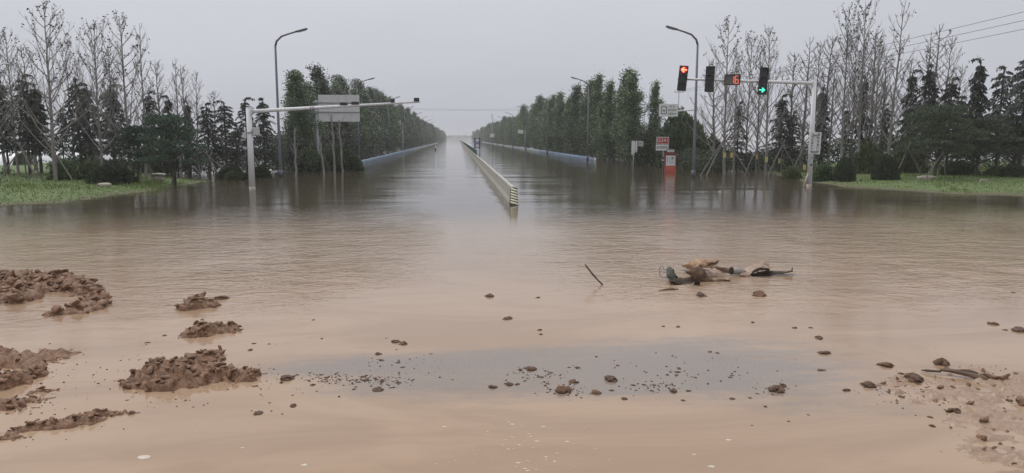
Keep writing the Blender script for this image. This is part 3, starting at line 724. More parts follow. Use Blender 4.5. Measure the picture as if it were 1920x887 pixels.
avenue(1, 19.2, 78, 900, 4.6, POPR, 10.5, 8)
for u, D, vt, pr, lb in ((560, 71, 150, POPL[3], 'poplar crowding behind the first roadside poplar by the sign post'),
                         (1228, 80, 150, POPR[1], 'low poplar behind the small white camera sign'),
                         (1170, 92, 160, POPR[0], 'poplar in the back row beyond the grey slatted board')):
    stand('poplar_tree', pr, u, D, vt, lb, 'tree', 'back row poplars', rz=.2)

# young thin flooded trunks in front of the poplars
for u, D, vt, lb in ((553, 57, 240, 'thin pale flooded tree between street lamp and sign post'), (607, 60, 255, 'crooked pale forked trunk below the blank sign panel'),
                     (627, 61, 215, 'straight pale trunk standing in water under the blank sign panel'), (641, 64, 225, 'slim pale trunk beyond the straight one under the sign panel')):
    rng = np.random.default_rng(int(u)); p = base(u, D); h = zat(u, D, vt)
    lean = -.10 if u == 607 else rng.uniform(-.03, .03)
    pts = np.array([[lean*z+rng.normal(0, .03), rng.normal(0, .03), z] for z in np.linspace(-.6, h, 9)])
    ch = []; polyline_sticks(ch, pts, .11, .05, 7); t = empty('flooded_tree', p, 0, lb, 'tree', 'pale flooded trunks')
    link('trunk', arr_mesh('trunk', ch, True), M['palebark'], t)
    ch = []
    for k in range(5):
        q = pts[4+k % 4]; a = rng.uniform(0, 6.28); e = q+np.array([math.cos(a)*.5, math.sin(a)*.3, .9])
        link('branch', arr_mesh('branch', [sticks([q], [e], .035, .012, 5)]), M['palebark'], t)

# shrubs
SH = {'dome': shrub(71, 1, 1, .62, 6500, 'shrub', .10, .05), 'light': shrub(72, 1, 1, .85, 3500, 'lshrub', .13, .12), 'green': shrub(73, 1, 1, 1.1, 9000, 'gshrub', .13, .35),
      'loose': shrub(74, 1, 1, .9, 2600, 'gshrub', .15, .4), 'yellow': shrub(76, 1, 1, .9, 3000, 'lshrub', .16, .45), 'round': shrub(75, 1, 1, 1.0, 6500, 'shrub', .10, .05)}
for kind, u, D, vt, wpx, lb in (
    ('dome', 207, 44.5, 306, 88, 'wide dark clipped dome shrub on the lawn by the stones'),
    ('light', 434, 51, 319, 30, 'pale green ball shrub at the waterline before the camera mast'),
    ('dome', 432, 54, 309, 56, 'dark dome shrub behind the pale green ball shrub'),
    ('light', 462, 52, 322, 30, 'pale ball shrub half hidden by the camera mast pole'),
    ('dome', 488, 54, 309, 40, 'dark shrub in the water beside the camera mast pole'),
    ('loose', 118, 47, 296, 60, 'loose leafy bush under the tallest leafless tree'),
    ('yellow', 170, 48, 300, 50, 'loose bush beside the wide dark dome shrub'),
    ('light', 1486, 50, 309, 38, 'bright green bush at the waterline beside the signal mast'),
    ('round', 1585, 45, 288, 48, 'dark round shrub on the lawn close to the signal mast'),
    ('round', 1662, 44.5, 283, 54, 'large dark ball shrub standing alone on the lawn'),
    ('loose', 1545, 46, 306, 44, 'small loose bush just beside the mast pole'),
    ('yellow', 1700, 52, 255, 70, 'yellowish bush behind the large dark ball shrub'),
    ('yellow', 1625, 52, 262, 60, 'loose bush between the two dark round shrubs'),
    ('dome', 1800, 48, 300, 70, 'low dark shrub under the layered pines'),
    ('yellow', 1868, 46, 308, 44, 'small grey green bush on the lawn near the frame edge'),
    ('dome', 1905, 45, 306, 60, 'low clipped shrub at the frame edge of the lawn'),
    ('green', 1262, 70, 236, 70, 'green thicket behind the red information board'),
    ('green', 1300, 74, 246, 80, 'tall dark thicket behind the street lamp'),
    ('green', 1215, 78, 250, 60, 'shadowy thicket behind the grey slatted board'),
    ('green', 1335, 66, 252, 60, 'thicket at the waterline behind the leaning stakes'),
    ('green', 1275, 82, 205, 120, 'dark rounded tree mass behind the small white camera sign'),
    ('green', 640, 66, 275, 80, 'dark bush in the water under the blank sign panel'),
    ('green', 582, 64, 278, 70, 'dark bush in the water behind the sign post'),
):
    p = base(u, D); z = max(ground_z(p.x, p.y), 0.0)-.03; h = zat(u, D, vt)-z; rx = wpx*.5*D/FPX; pr = SH[kind]
    t = empty('shrub', (p.x, p.y, z), random.uniform(0, 6.28), lb, 'shrub', None); t.scale = (rx, rx*.9, h/pr['H'])
    for part in ('stems', 'foliage'):
        me, mk = pr[part]
        if not me.materials: me.materials.append(M[mk])
        link(part, me, None, t)

# undergrowth that reads as one mass
def undergrowth(name, segs, n, seed, label, material='under', size=.16):
    rng = np.random.default_rng(seed); P = []
    for (x0, y0, x1, y1, wd, h, share) in segs:
        m = int(n*share); t = rng.random(m); x = x0+(x1-x0)*t+rng.normal(0, wd, m); y = y0+(y1-y0)*t+rng.normal(0, wd, m)
        top = h*(.45+.9*fbm(x*.35, y*.35, 3, seed)); z = top*rng.random(m)**.8
        z = z+np.array([max(ground_z(a, b), 0.0) for a, b in zip(x, y)])
        P.append(np.stack([x, y, z], 1))
    P = np.concatenate(P); m = len(P)
    c = cards(P, rdir(rng, m)+[0, 0, .3], rdir(rng, m), rng.uniform(.6, 1.5, m)*size, rng.uniform(.4, 1.0, m)*size)
    o = link(name, arr_mesh(name, [c]), M[material]); tag(o, label, 'undergrowth', kind='stuff')
undergrowth('undergrowth', [(-15.3, 64, -15.5, 150, 1.1, 3.6, .60), (-15.5, 150, -15.5, 800, 1.2, 4.4, .40)], 70000, 3, 'dark undergrowth beneath the poplars on the camera mast side', size=.2)
undergrowth('undergrowth', [(21.0, 76, 21, 160, 1.1, 3.8, .60), (21, 160, 21, 800, 1.2, 4.4, .40)], 70000, 4, 'dark undergrowth beneath the poplars on the traffic signal side', size=.2)
undergrowth('undergrowth', [(-60, 46, -31, 52, .7, .38, .30), (-24, 60, -14, 63, 1.5, 2.0, .30), (-29, 58, -22, 62, 1.0, 1.0, .30)], 26000, 5, 'low dark hedge growth along the back of the lawn by the leafless trees')
undergrowth('undergrowth', [(20, 62, 30, 62, 1.4, 1.8, .35), (28, 58, 62, 60, 1.6, 2.6, .65)], 34000, 6, 'dark shrubbery along the back of the lawn behind the signal mast')

undergrowth('far_treeline', [(-320, 1500, 320, 1500, 3.0, 9.0, 1.0)], 16000, 8, 'hazy far treeline closing the view at the end of the road', size=1.3)
# timber stakes propping the trees
def stake_set(u, D, vt, feet, lb):
    p = base(u, D); z = ground_z(p.x, p.y); z = z if z > 0 else 0.0; top = zat(u, D, vt)
    t = empty('tree_support', (p.x, p.y, z), 0, lb, 'stakes', 'timber props around young trees')
    for dx, dy in feet:
        n = math.hypot(dx, dy)
        e = Vector((-dx/n*.25, -dy/n*.25, top-z+.25))
        MB().tube([(dx*1.05, dy*1.05, -.45), (dx*.5-dx/n*.1, dy*.5, (top-z)*.52), tuple(e)], [.042, .040, .034], 6).build('stake', M['stake'], t)
F4 = [(-1.3, -.5), (1.2, -.6), (-.5, 1.2), (.7, 1.0)]
stake_set(42, 45.5, 275, F4, 'timber props round the pale trunk by the frame edge')
stake_set(92, 46.5, 268, [(-1.2, -.4), (1.9, -.9), (.5, 1.2)], 'timber props round the tallest leafless tree')
stake_set(262, 48.5, 285, F4, 'timber props behind the lawn stones')
stake_set(392, 54, 292, [(1.0, -.5), (-.9, -.4), (1.5, .4)], 'fan of grey timber props behind the pine near the mast')
stake_set(470, 55, 278, [(-1.5, -.4), (1.3, -.5), (-.4, 1.0)], 'crossed timber props beside the camera mast pole')
stake_set(1357, 55.5, 258, [(-2.1, -.5), (-1.7, -.8), (-1.3, .4), (2.0, -.6), (2.4, .3)], 'long bundle of timber props under the countdown box')
stake_set(1420, 55, 270, F4, 'crossed timber props below the green arrow signal')
stake_set(1466, 54, 268, [(-1.4, -.6), (1.3, -.5), (.5, 1.1)], 'timber props behind the bright green bush')
stake_set(1505, 53, 272, [(-1.2, -.5), (1.1, -.6)], 'pair of timber props just before the mast pole')
stake_set(1768, 43.5, 285, [(-1.9, -.9), (.9, .8)], 'leaning timber props under the largest layered pine')
stake_set(1700, 47, 275, [(-1.1, -.5), (1.0, -.5)], 'timber props beside the large dark ball shrub')

# drip bags tied to trunks
for u, D, v, lb in ((1358, 55.75, 291, 'yellow drip bag on the trunk under the countdown box'), (1371, 57.8, 291, 'yellow drip bag on the thin twin stem'),
                    (1419, 58.7, 294, 'yellow drip bag below the green arrow, on the near trunk'), (1436, 54.75, 299, 'yellow drip bag low on the trunk behind the green arrow'),
                    (1460, 57.5, 302, 'yellow drip bag above the bright green bush'), (1507, 53.6, 314, 'yellow drip bag beside the signal mast pole'),
                    (1536, 57.6, 278, 'yellow drip bag seen past the lettered plate on the mast')):
    q = at(u, D, v); t = empty('drip_bag', (q.x, q.y-.12, q.z), 0, lb, 'drip bag', 'yellow tree drip bags')
    MB().box((0, 0, 0), (.20, .09, .40), bevel=.03).build('pouch', M['bag'], t)
    MB().box((0, 0, .25), (.05, .03, .12)).build('tie', M['stake'], t)

# ------------------------------------------------------------------ lawn things
def stone(u, v, sx, sy, sz, lb, seed, up=0.0):
    bm = bmesh.new(); bmesh.ops.create_icosphere(bm, subdivisions=3, radius=1.0)
    rng = np.random.default_rng(seed); ph = rng.uniform(0, 50, 3)
    for q in bm.verts:
        c = q.co; k = .86+.30*float(fbm(np.array([c.x*1.2+ph[0]]), np.array([c.y*1.2+c.z+ph[1]]), 3)[0])
        q.co = Vector((c.x*k*sx, c.y*k*sy, math.copysign(abs(c.z)**.6, c.z)*k*sz))
    me = bpy.data.meshes.new('stone'); bm.to_mesh(me); bm.free()
    for pl in me.polygons: pl.use_smooth = True
    p = W(u, v, .2); o = link('garden_stone', me, M['stone']); o.location = (p.x, p.y, ground_z(p.x, p.y)+up); o.rotation_euler = (0, 0, rng.uniform(-.3, .3))
    tag(o, lb, 'stone', 'pale stones on the lawns')
stone(195, 348, .36, .25, .13, 'pale flat stone in front of the wide dark dome shrub', 1, .06)
stone(297, 337, .52, .30, .08, 'thin slab laid on top of the stone beside the layered pine', 2, .36)
stone(297, 337, .30, .24, .20, 'round stone under the slab beside the layered pine', 3, .12)
stone(386, 341, .30, .18, .10, 'small pale stone at the tip of the lawn', 4, .05)
stone(1737, 338, .62, .34, .17, 'pale flat stone on the lawn under the largest layered pine', 5, .06)
p = W(1846, 345, .2); t = empty('bent_pipe', (p.x, p.y, ground_z(p.x, p.y)), .2, 'small bent white pipe hoop lying on the lawn', 'pipe')
MB().tube([(-.40, 0, -.02), (-.34, 0, .17), (-.18, .02, .22), (.10, .03, .20), (.26, .02, .16), (.33, 0, -.02)], .028, 7).build('hoop', M['grime'], t)
MB().tube([(-.18, .02, .2), (.1, -.25, .01)], .02, 6).build('strut', M['grime'], t)

# white polytunnels behind the leafless trees
def polytunnel(x0, x1, y, r, hgt, lb):
    t = empty('polytunnel', (x0, y, 0), 0, lb, 'polytunnel', 'white polytunnels beyond the lawn')
    n = int((x1-x0)/1.5); rows = []
    for k in range(n*3+1):
        x = k*.5; s = 1.0-.035*(k % 3 != 0)
        rows.append([(x, math.cos(a)*r*s, math.sin(a)*hgt*s-.2) for a in np.linspace(0, math.pi, 13)])
    MB().sheet(rows, .02).build('film_cover', M['film'], t)
    for k in range(0, n+1, 2):
        MB().tube([(k*1.5, math.cos(a)*(r+.03), math.sin(a)*(hgt+.03)-.2) for a in np.linspace(0, math.pi, 13)], .025, 5).build('hoop', M['galv'], t)
polytunnel(-84, -40, 73, 2.2, 1.75, 'nearest white polytunnel glimpsed between the leafless trunks')
polytunnel(-84, -37, 80, 2.2, 1.95, 'white polytunnel behind the nearest one')

# ------------------------------------------------------------------ street lamps
def street_lamp(x, D, arm, lb, group, htip=10.45):
    t = empty('street_lamp', (x, D, 0), 0, lb, 'street lamp', group)
    zb = htip-1.15
    MB().tube([(0, 0, -.7), (0, 0, 1.2), (0, 0, zb)], [.115, .105, .075], 12).build('pole', M['grey'], t)
    MB().tube([(0, 0, .0), (0, 0, .55)], [.15, .14], 12).build('base_sleeve', M['grey'], t)
    MB().tube([(0, 0, zb-.05), (arm*.10, 0, zb+.28), (arm*.45, 0, zb+.62), (arm*.95, 0, zb+.80), (arm*1.5, 0, zb+.96)], [.075, .072, .066, .06, .055], 10).build('arm', M['grey'], t)
    hd = MB().box((arm*1.86, 0, zb+1.06), (.85, .28, .11), Matrix.Rotation(-arm*R(15), 3, 'Y'), bevel=.03).build('lamp_head', M['grey'], t)
    MB().box((arm*1.90, 0, zb+.99), (.50, .20, .03), Matrix.Rotation(-arm*R(15), 3, 'Y')).build('diffuser', M['box'], hd)
words = ['nearest', 'second', 'third', 'fourth', 'fifth', 'sixth', 'seventh', 'eighth']
Lx = base(525, 54.7).x; Rx = base(1301, 51.7).x
for k in range(8):
    street_lamp(Lx, 54.7+43.2*k, 1, f'{words[k]} grey street lamp in the row on the camera mast side', 'street lamps on the camera mast side')
    street_lamp(Rx, 51.7+43.2*k, -1, f'{words[k]} grey street lamp in the row on the traffic signal side', 'street lamps on the traffic signal side')

# ------------------------------------------------------------------ camera mast
def camera_mast():
    D = 42.2; p = base(470.5, D); t = empty('camera_mast', p, 0, 'white octagonal pole with a long camera arm standing in the flood', 'mast')
    zt = zat(462, D, 203)
    MB().tube([(0, 0, -.7), (0, 0, .12)], [.182, .180], 8).build('stained_base', M['grime'], t)
    MB().tube([(0, 0, .12), (0, 0, zt)], [.178, .145], 8).build('pole', M['white'], t)
    MB().tube([(0, 0, zt), (0, 0, zt+.05)], [.15, .13], 8).build('pole_cap', M['white'], t)
    z0 = zat(468, D, 209); z1 = zat(790, D, 191); L = base(789, D).x-p.x
    MB().tube([(.12, 0, z0), (L*.35, 0, z0+(z1-z0)*.35), (L, 0, z1)], [.115, .092, .050], 10).build('arm', M['white'], t)
    MB().box((.17, 0, z0), (.05, .34, .36), bevel=.01).build('flange', M['white'], t)
    for a in (-1, 1):
        for b in (-1, 1): MB().tube([(.19, a*.13, z0+b*.13), (.25, a*.13, z0+b*.13)], .022, 6).build('bolt', M['galv'], t)
    for f in (.36, .375): MB().tube([(L*f-.03, 0, z0+(z1-z0)*f), (L*f+.03, 0, z0+(z1-z0)*f)], .115, 10).build('clamp_ring', M['galv'], t)
    for u, dk in ((648, 1), (669, 1)):
        x = base(u, D).x-p.x; z = z0+(z1-z0)*x/L
        c = MB().box((x, -.04, z+.13), (.42, .16, .15), bevel=.02).build('camera', M['dark'], t); MB().box((x, 0, z+.04), (.06, .06, .10)).build('bracket', M['galv'], c)
    x = base(739, D).x-p.x; z = z0+(z1-z0)*x/L
    c = MB().box((x, 0, z+.14), (.20, .16, .20), bevel=.02).build('dome_camera', M['dark'], t); MB().box((x+.02, 0, z+.28), (.26, .22, .10), bevel=.03).build('white_hood', M['white'], c)
    x = base(783, D).x-p.x; z = z0+(z1-z0)*x/L
    c = MB().box((x, 0, z+.14), (.30, .20, .18), bevel=.02).build('camera', M['dark'], t); MB().box((x, 0, z+.05), (.05, .05, .08)).build('bracket', M['galv'], c)
    zc = zat(475, D, 246)
    c = MB().box((.34, .02, zc), (.34, .26, .42), bevel=.02).build('control_cabinet', M['box'], t); MB().box((.19, 0, zc), (.06, .30, .12)).build('bracket', M['galv'], c)
    MB().box((-.27, 0, zat(456, D, 254)), (.22, .2, .30), bevel=.02).build('junction_box', M['box'], t)
    MB().tube([(-.24, 0, zc-.05), (-.26, 0, zc+.22)], .035, 8).build('antenna', M['white'], t)
    MB().tube([(0, 0, zc-.12), (0, 0, zc-.04)], .185, 8).build('strap', M['galv'], t)
    MB().box((-.26, -.05, zat(457, D, 278)), (.22, .12, .14), bevel=.02).build('horn_bracket', M['galv'], t)
camera_mast()

# ------------------------------------------------------------------ blank back of road sign, cantilevered
def cantilever_sign(D, u0, u1, v0, v1, upost, lb, nr=16, vbase=None):
    p = base(upost, D); t = empty('cantilever_sign', p, 0, lb, 'road sign')
    zt, zb = zat(u0, D, v0), zat(u0, D, v1); x0, x1 = base(u0, D).x-p.x, base(u1, D).x-p.x; H = zt-zb; Wd = x1-x0
    MB().tube([(0, 0, -.7), (0, 0, 1.5), (0, 0, zt-H*.20)], [.17, .15, .12], 10).build('post', M['galv'], t)
    pn = MB().box(((x0+x1)/2, -.10, (zt+zb)/2), (Wd, .03, H)).build('panel', M['panel'], t)
    for k in range(nr+1):
        MB().box((x0+.02+(Wd-.04)*k/nr, -.139, (zt+zb)/2), (.045, .05, H-.03)).build('rib', M['panel'], pn)
    for f in (.29, .64):
        z = zt-H*f; MB().tube([(-.3 if f > .5 else .0, -.215, z), (x1-.02, -.215, z)], .045, 8).build('arm', M['galv'], t)
        MB().box((0, -.12, z), (.34, .26, .14)).build('clamp', M['galv'], t)
cantilever_sign(68, 601, 677, 178, 228, 596.5, 'large blank grey back of a road sign on a tall post')
cantilever_sign(178, 737, 753, 226, 251, 756, 'small distant grey sign back among the poplars', 5)

# ------------------------------------------------------------------ traffic signal mast
def signal_mast():
    D = 42.3; p = base(1519.5, D); t = empty('signal_mast', p, 0, 'white signal mast with a long arm beside the grass bank', 'mast')
    zt = zat(1530, D, 151)
    MB().tube([(0, 0, -.7), (0, 0, .10)], [.165, .163], 8).build('stained_base', M['grime'], t)
    MB().tube([(0, 0, .10), (0, 0, zt)], [.162, .125], 8).build('pole', M['white'], t)
    MB().tube([(0, 0, zt), (0, 0, zt+.04)], [.13, .11], 8).build('pole_cap', M['white'], t)
    z0 = zat(1528, D, 156); z1 = zat(1283, D, 148); L = base(1266, D).x-p.x
    MB().tube([(-.1, 0, z0), (L*.4, 0, z0+(z1-z0)*.4), (L, 0, z1)], [.105, .085, .060], 10).build('arm', M['white'], t)
    MB().box((-.15, 0, z0), (.05, .32, .32), bevel=.01).build('flange', M['white'], t)
    MB().box((0, -.155, zat(1520, D, 309)), (.12, .03, .09)).build('hatch', M['dark'], t)
    MB().box((0, -.155, zat(1520, D, 296)), (.06, .03, .06)).build('hatch', M['dark'], t)
    zz = zat(1514, D, 325)
    br = MB().tube([(-.10, -.05, zz), (-.32, -.12, zz-.5), (-.42, -.15, zz-.95), (-.40, -.15, -.1)], [.05, .045, .045, .04], 8).build('brace', M['grime'], t)
    return p, z0, z1, L, D
SP, SZ0, SZ1, SL, SD = signal_mast()
def arrow_outline(s, flip):
    a = [(-.5, .09), (.06, .09), (-.14, .33), (.06, .40), (.46, 0), (.06, -.40), (-.14, -.33), (.06, -.09), (-.5, -.09)]
    return [((-x if flip else x)*s, y*s) for x, y in a]
E_RED = emit('red_signal_glow', (0.85, 0.025, 0.012), 0.9); E_RED2 = emit('red_signal_core', (1.0, 0.26, 0.14), 2.6); E_GRN = emit('green_signal_glow', (0.07, 0.85, 0.58), 1.5); E_CNT = emit('countdown_glow', (1.0, 0.20, 0.12), 0.8)
def signal_head(u, vt, vb, lit, roll, rz, lb):
    zt, zb = zat(u, SD, vt), zat(u, SD, vb); H = zt-zb; x = base(u, SD).x
    t = empty('traffic_light', (x, SD-.26, zb), rz, lb, 'traffic light', 'signal heads on the mast arm'); t.rotation_euler = (0, roll, rz)
    Wd = .50; cell = H/3
    MB().box((0, 0, H/2), (Wd, .22, H), bevel=.03).build('housing', M['dark'], t)
    MB().box((0, .17, H/2), (.10, .14, .30)).build('bracket', M['galv'], t)
    for k in range(3):
        z = H-cell*(k+.5)
        ln = MB().tube([(0, -.115, z), (0, -.135, z)], [.185, .185], 20).build('lens', M['lens'], t)
        rows = [[(math.sin(a)*.205, y, z+math.cos(a)*.205) for a in np.linspace(-2.1, 2.1, 15)] for y in (-.11, -.22, -.34)]
        rows[2] = [(math.sin(a)*.205, -.16-.20*max(0, math.cos(a*.72)), z+math.cos(a)*.205) for a in np.linspace(-2.1, 2.1, 15)]
        MB().sheet(rows, .008).build('visor', M['dark'], t)
        if lit and lit[0] == k:
            MB().prism(arrow_outline(.36, lit[1] == 'left'), (0, -.139, z), (1, 0, 0), (0, 0, 1), (0, -.008, 0)).build('arrow', E_RED2 if k == 0 else E_GRN, ln)
            if k == 0: MB().tube([(0, -.1355, z), (0, -.1385, z)], [.175, .175], 20).build('glow', E_RED, ln)
signal_head(1271, 124, 171, (0, 'left'), R(5), R(-14), 'traffic light with a lit red arrow at the end of the arm')
signal_head(1322, 125, 173, None, R(2), R(-22), 'unlit traffic light between the street lamp and the countdown box')
signal_head(1419.5, 127, 178, (2, 'right'), R(4), R(-22), 'traffic light with a lit green arrow')
def countdown():
    u, D = 1364, SD; z = zat(u, D, 150.5); x = base(u, D).x
    t = empty('countdown_timer', (x, D-.24, z), R(-12), 'black countdown box showing a red 16 on the mast arm', 'countdown timer')
    MB().box((0, 0, 0), (.86, .20, .58), bevel=.02).build('housing', M['dark'], t)
    MB().box((-.03, -.104, 0), (.78, .012, .50)).build('screen', mat('timer_screen', (.13, .12, .105), .3, .1, 4), t)
    MB().sheet([[(xx, yy, .29) for xx in (-.43, .43)] for yy in (-.1, -.28)], .012).build('hood', M['dark'], t)
    for s in (-1, 1): MB().prism([(0, -.28), (0, .29), (.17, .29)], (s*.428, -.10, 0), (0, -1, 0), (0, 0, 1), (.010*s, 0, 0)).build('side_hood', M['dark'], t)
    MB().box((0, .16, 0), (.10, .14, .20)).build('bracket', M['galv'], t)
    def seg(cx, on, parent):
        w_, h_, th = .17, .42, .042
        S7 = {'a': ((0, h_/2), (w_, th)), 'd': ((0, -h_/2), (w_, th)), 'g': ((0, 0), (w_, th)), 'b': ((w_/2, h_/4), (th, h_/2)), 'c': ((w_/2, -h_/4), (th, h_/2)), 'f': ((-w_/2, h_/4), (th, h_/2)), 'e': ((-w_/2, -h_/4), (th, h_/2))}
        m = MB()
        for k in on:
            (px, pz), (sx_, sz_) = S7[k]; m.box((cx+px, -.118, pz), (sx_*.96, .010+.0004*ord(k) % .003, sz_*.96))
        m.build('digit', E_CNT, parent)
    seg(.00, 'bc', t); seg(.25, 'acdefg', t)
countdown()
def plate_sign():
    D = SD; z0, z1 = zat(1525, D, 248), zat(1525, D, 289); x = base(1524, D).x
    t = empty('plate_sign', (x, D-.20, z0), 0, 'white double plate of black vertical lettering on the signal mast', 'sign'); t.rotation_euler = (0, R(1.5), R(-8))
    H = z0-z1
    for s, body in ((-1, '大货车靠右行驶'), (1, '请按车道行驶')):
        pl = MB().box((s*.165, 0, -H/2), (.315, .02, H)).build('plate', M['signwhite'], t)
        n = len(body); st = (H-.1)/n
        for k, ch in enumerate(body):
            text_mesh('character', ch, st*.93, M['ink'], (s*.165, -.014, -.05-st*(k+.5)), (R(90), 0, 0), pl)
    MB().tube([(0, .03, -.12), (0, .03, -.2)], .15, 10).build('strap', M['galv'], t)
    MB().tube([(0, .03, -H+.2), (0, .03, -H+.12)], .16, 10).build('strap', M['galv'], t)
plate_sign()

# ------------------------------------------------------------------ small white sign on arm next to the lamp
def arm_sign():
    D = 57.0; p = base(1301.2, D); t = empty('camera_warning_sign', p, 0, 'small white sign with a camera symbol on a white arm beside the street lamp', 'sign')
    za = zat(1300, D, 206); zl = zat(1300, D, 302)
    MB().tube([(0, 0, -.7), (0, 0, zl)], [.085, .082], 10).build('lower_post', M['grey'], t)
    MB().tube([(0, 0, zl), (0, 0, za+.1)], [.080, .070], 10).build('post', M['white'], t)
    x0, x1 = base(1233, D).x-p.x, base(1268, D).x-p.x; zt, zb = zat(1250, D, 195), zat(1250, D, 218.5)
    MB().tube([(0, 0, za), (x1-.3, 0, za-.10)], [.055, .05], 8).build('arm', M['white'], t)
    pl = MB().box(((x0+x1)/2, -.08, (zt+zb)/2), (x1-x0, .03, zt-zb), bevel=.01).build('plate', M['signwhite'], t)
    cx, cz = (x0+x1)/2, (zt+zb)/2; ix = x0+.37
    for a, b, w_, h_ in ((0, .27, .42, .05), (0, -.27, .42, .05), (-.19, 0, .045, .49), (.19, 0, .045, .49)):
        MB().box((ix+a, -.098, cz+b), (w_, .008, h_)).build('symbol_frame', M['ink'], pl)
    MB().box((ix+.02, -.098, cz-.05), (.20, .008, .07)).build('symbol', M['ink'], pl); MB().box((ix-.06, -.098, cz+.01), (.05, .008, .05)).build('symbol', M['ink'], pl)
    for body, dz, sp in (('前 方', .27, 1.1), ('监控抓拍', 0.0, 1.0), ('全程20km', -.27, .9)):
        text_mesh('lettering', body, .175, M['ink'], (x0+1.01, -.098, cz+dz), (R(90), 0, 0), pl, spacing=sp)
arm_sign()

# ------------------------------------------------------------------ route sign, information board, slatted board
def route_sign():
    D = 61.0; p = base(1243.5, D); t = empty('route_sign', p, R(-6), 'red route number sign over a white name plate on a thin post', 'sign')
    zt = zat(1241, D, 257)
    MB().tube([(0, .05, -.7), (0, .05, zt)], .045, 8).build('post', M['galv'], t)
    a = MB().box((-.08, -.01, zt-.29), (1.04, .03, .58), bevel=.01).build('number_plate', M['signwhite'], t)
    b = MB().box((-.08, -.032, zt-.29), (.96, .012, .50)).build('red_face', M['signred'], a)
    text_mesh('lettering', 'G341', .42, M['inkw'], (-.08, -.044, zt-.29), (R(90), 0, 0), a)
    c = MB().box((-.11, -.01, zt-.87), (1.06, .03, .50), bevel=.01).build('name_plate', M['signwhite'], t)
    text_mesh('lettering', '胶海国道', .235, M['ink'], (-.11, -.030, zt-.87), (R(90), 0, 0), c)
    zz = zat(1242, D, 299)
    st = MB().tube([(0, .05, zz-.24), (0, .05, zz+.24)], .085, 12).build('band', M['black'], t)
    MB().tube([(0, .05, zz-.12), (0, .05, zz-.02)], .088, 12).build('stripe', M['inkw'], st)
route_sign()
def info_board():
    D = 60.0; p = base(1257, D); t = empty('information_board', p, R(-6), 'red standing information board with a white notice, half drowned', 'board')
    zt = zat(1257, D, 287)
    MB().box((0, 0, zt/2-.3), (.98, .22, zt+.6), bevel=.02).build('cabinet', M['kred'], t)
    MB().box((0, -.118, .27), (.90, .02, .60)).build('lower_panel', M['kora'], t)
    n = MB().box((0, -.12, zt-.62), (.76, .025, .82), bevel=.008).build('notice', M['signwhite'], t)
    for k in range(4): MB().box((.07, -.136, zt-.36-.15*k), (.48, .006, .035)).build('text_line', M['galv'], n)
    MB().box((-.28, -.136, zt-.56), (.06, .006, .44)).build('text_column', M['galv'], n)
    for z in (.42, .28): MB().box((0, -.131, z), (.52, .006, .04)).build('pale_stripe', mat('pale_orange_stripe', (.66, .30, .16), .6, .1, 4), t)
    h = MB().box((0, 0, zt+.18), (.62, .16, .30), bevel=.02).build('header', M['kred'], t)
    MB().box((0, -.088, zt+.18), (.56, .012, .20)).build('header_plate', M['signwhite'], h)
    text_mesh('lettering', '公示栏', .15, M['ink'], (0, -.098, zt+.18), (R(90), 0, 0), h)
info_board()
def slat_board():
    D = 62.0; p = base(1188, D); t = empty('slatted_board', p, R(18), 'grey angled board of upright slats on a post before the dark trees', 'board')
    z0, z1 = zat(1188, D, 290), zat(1188, D, 264)
    MB().tube([(0, .04, -.7), (0, .04, z1-.1)], .05, 8).build('post', M['galv'], t)
    for k in range(3): MB().box((-.16+.20*k, -.02, (z0+z1)/2+.06*k), (.15, .03, z1-z0-.12*k)).build('slat', M['panel'], t)
    for k in range(4): MB().box((.72, .05+.02*k, z1-.06-.12*k), (.52, .02, .07), Matrix.Rotation(R(8), 3, 'Y')).build('fin', M['panel'], t)
slat_board()

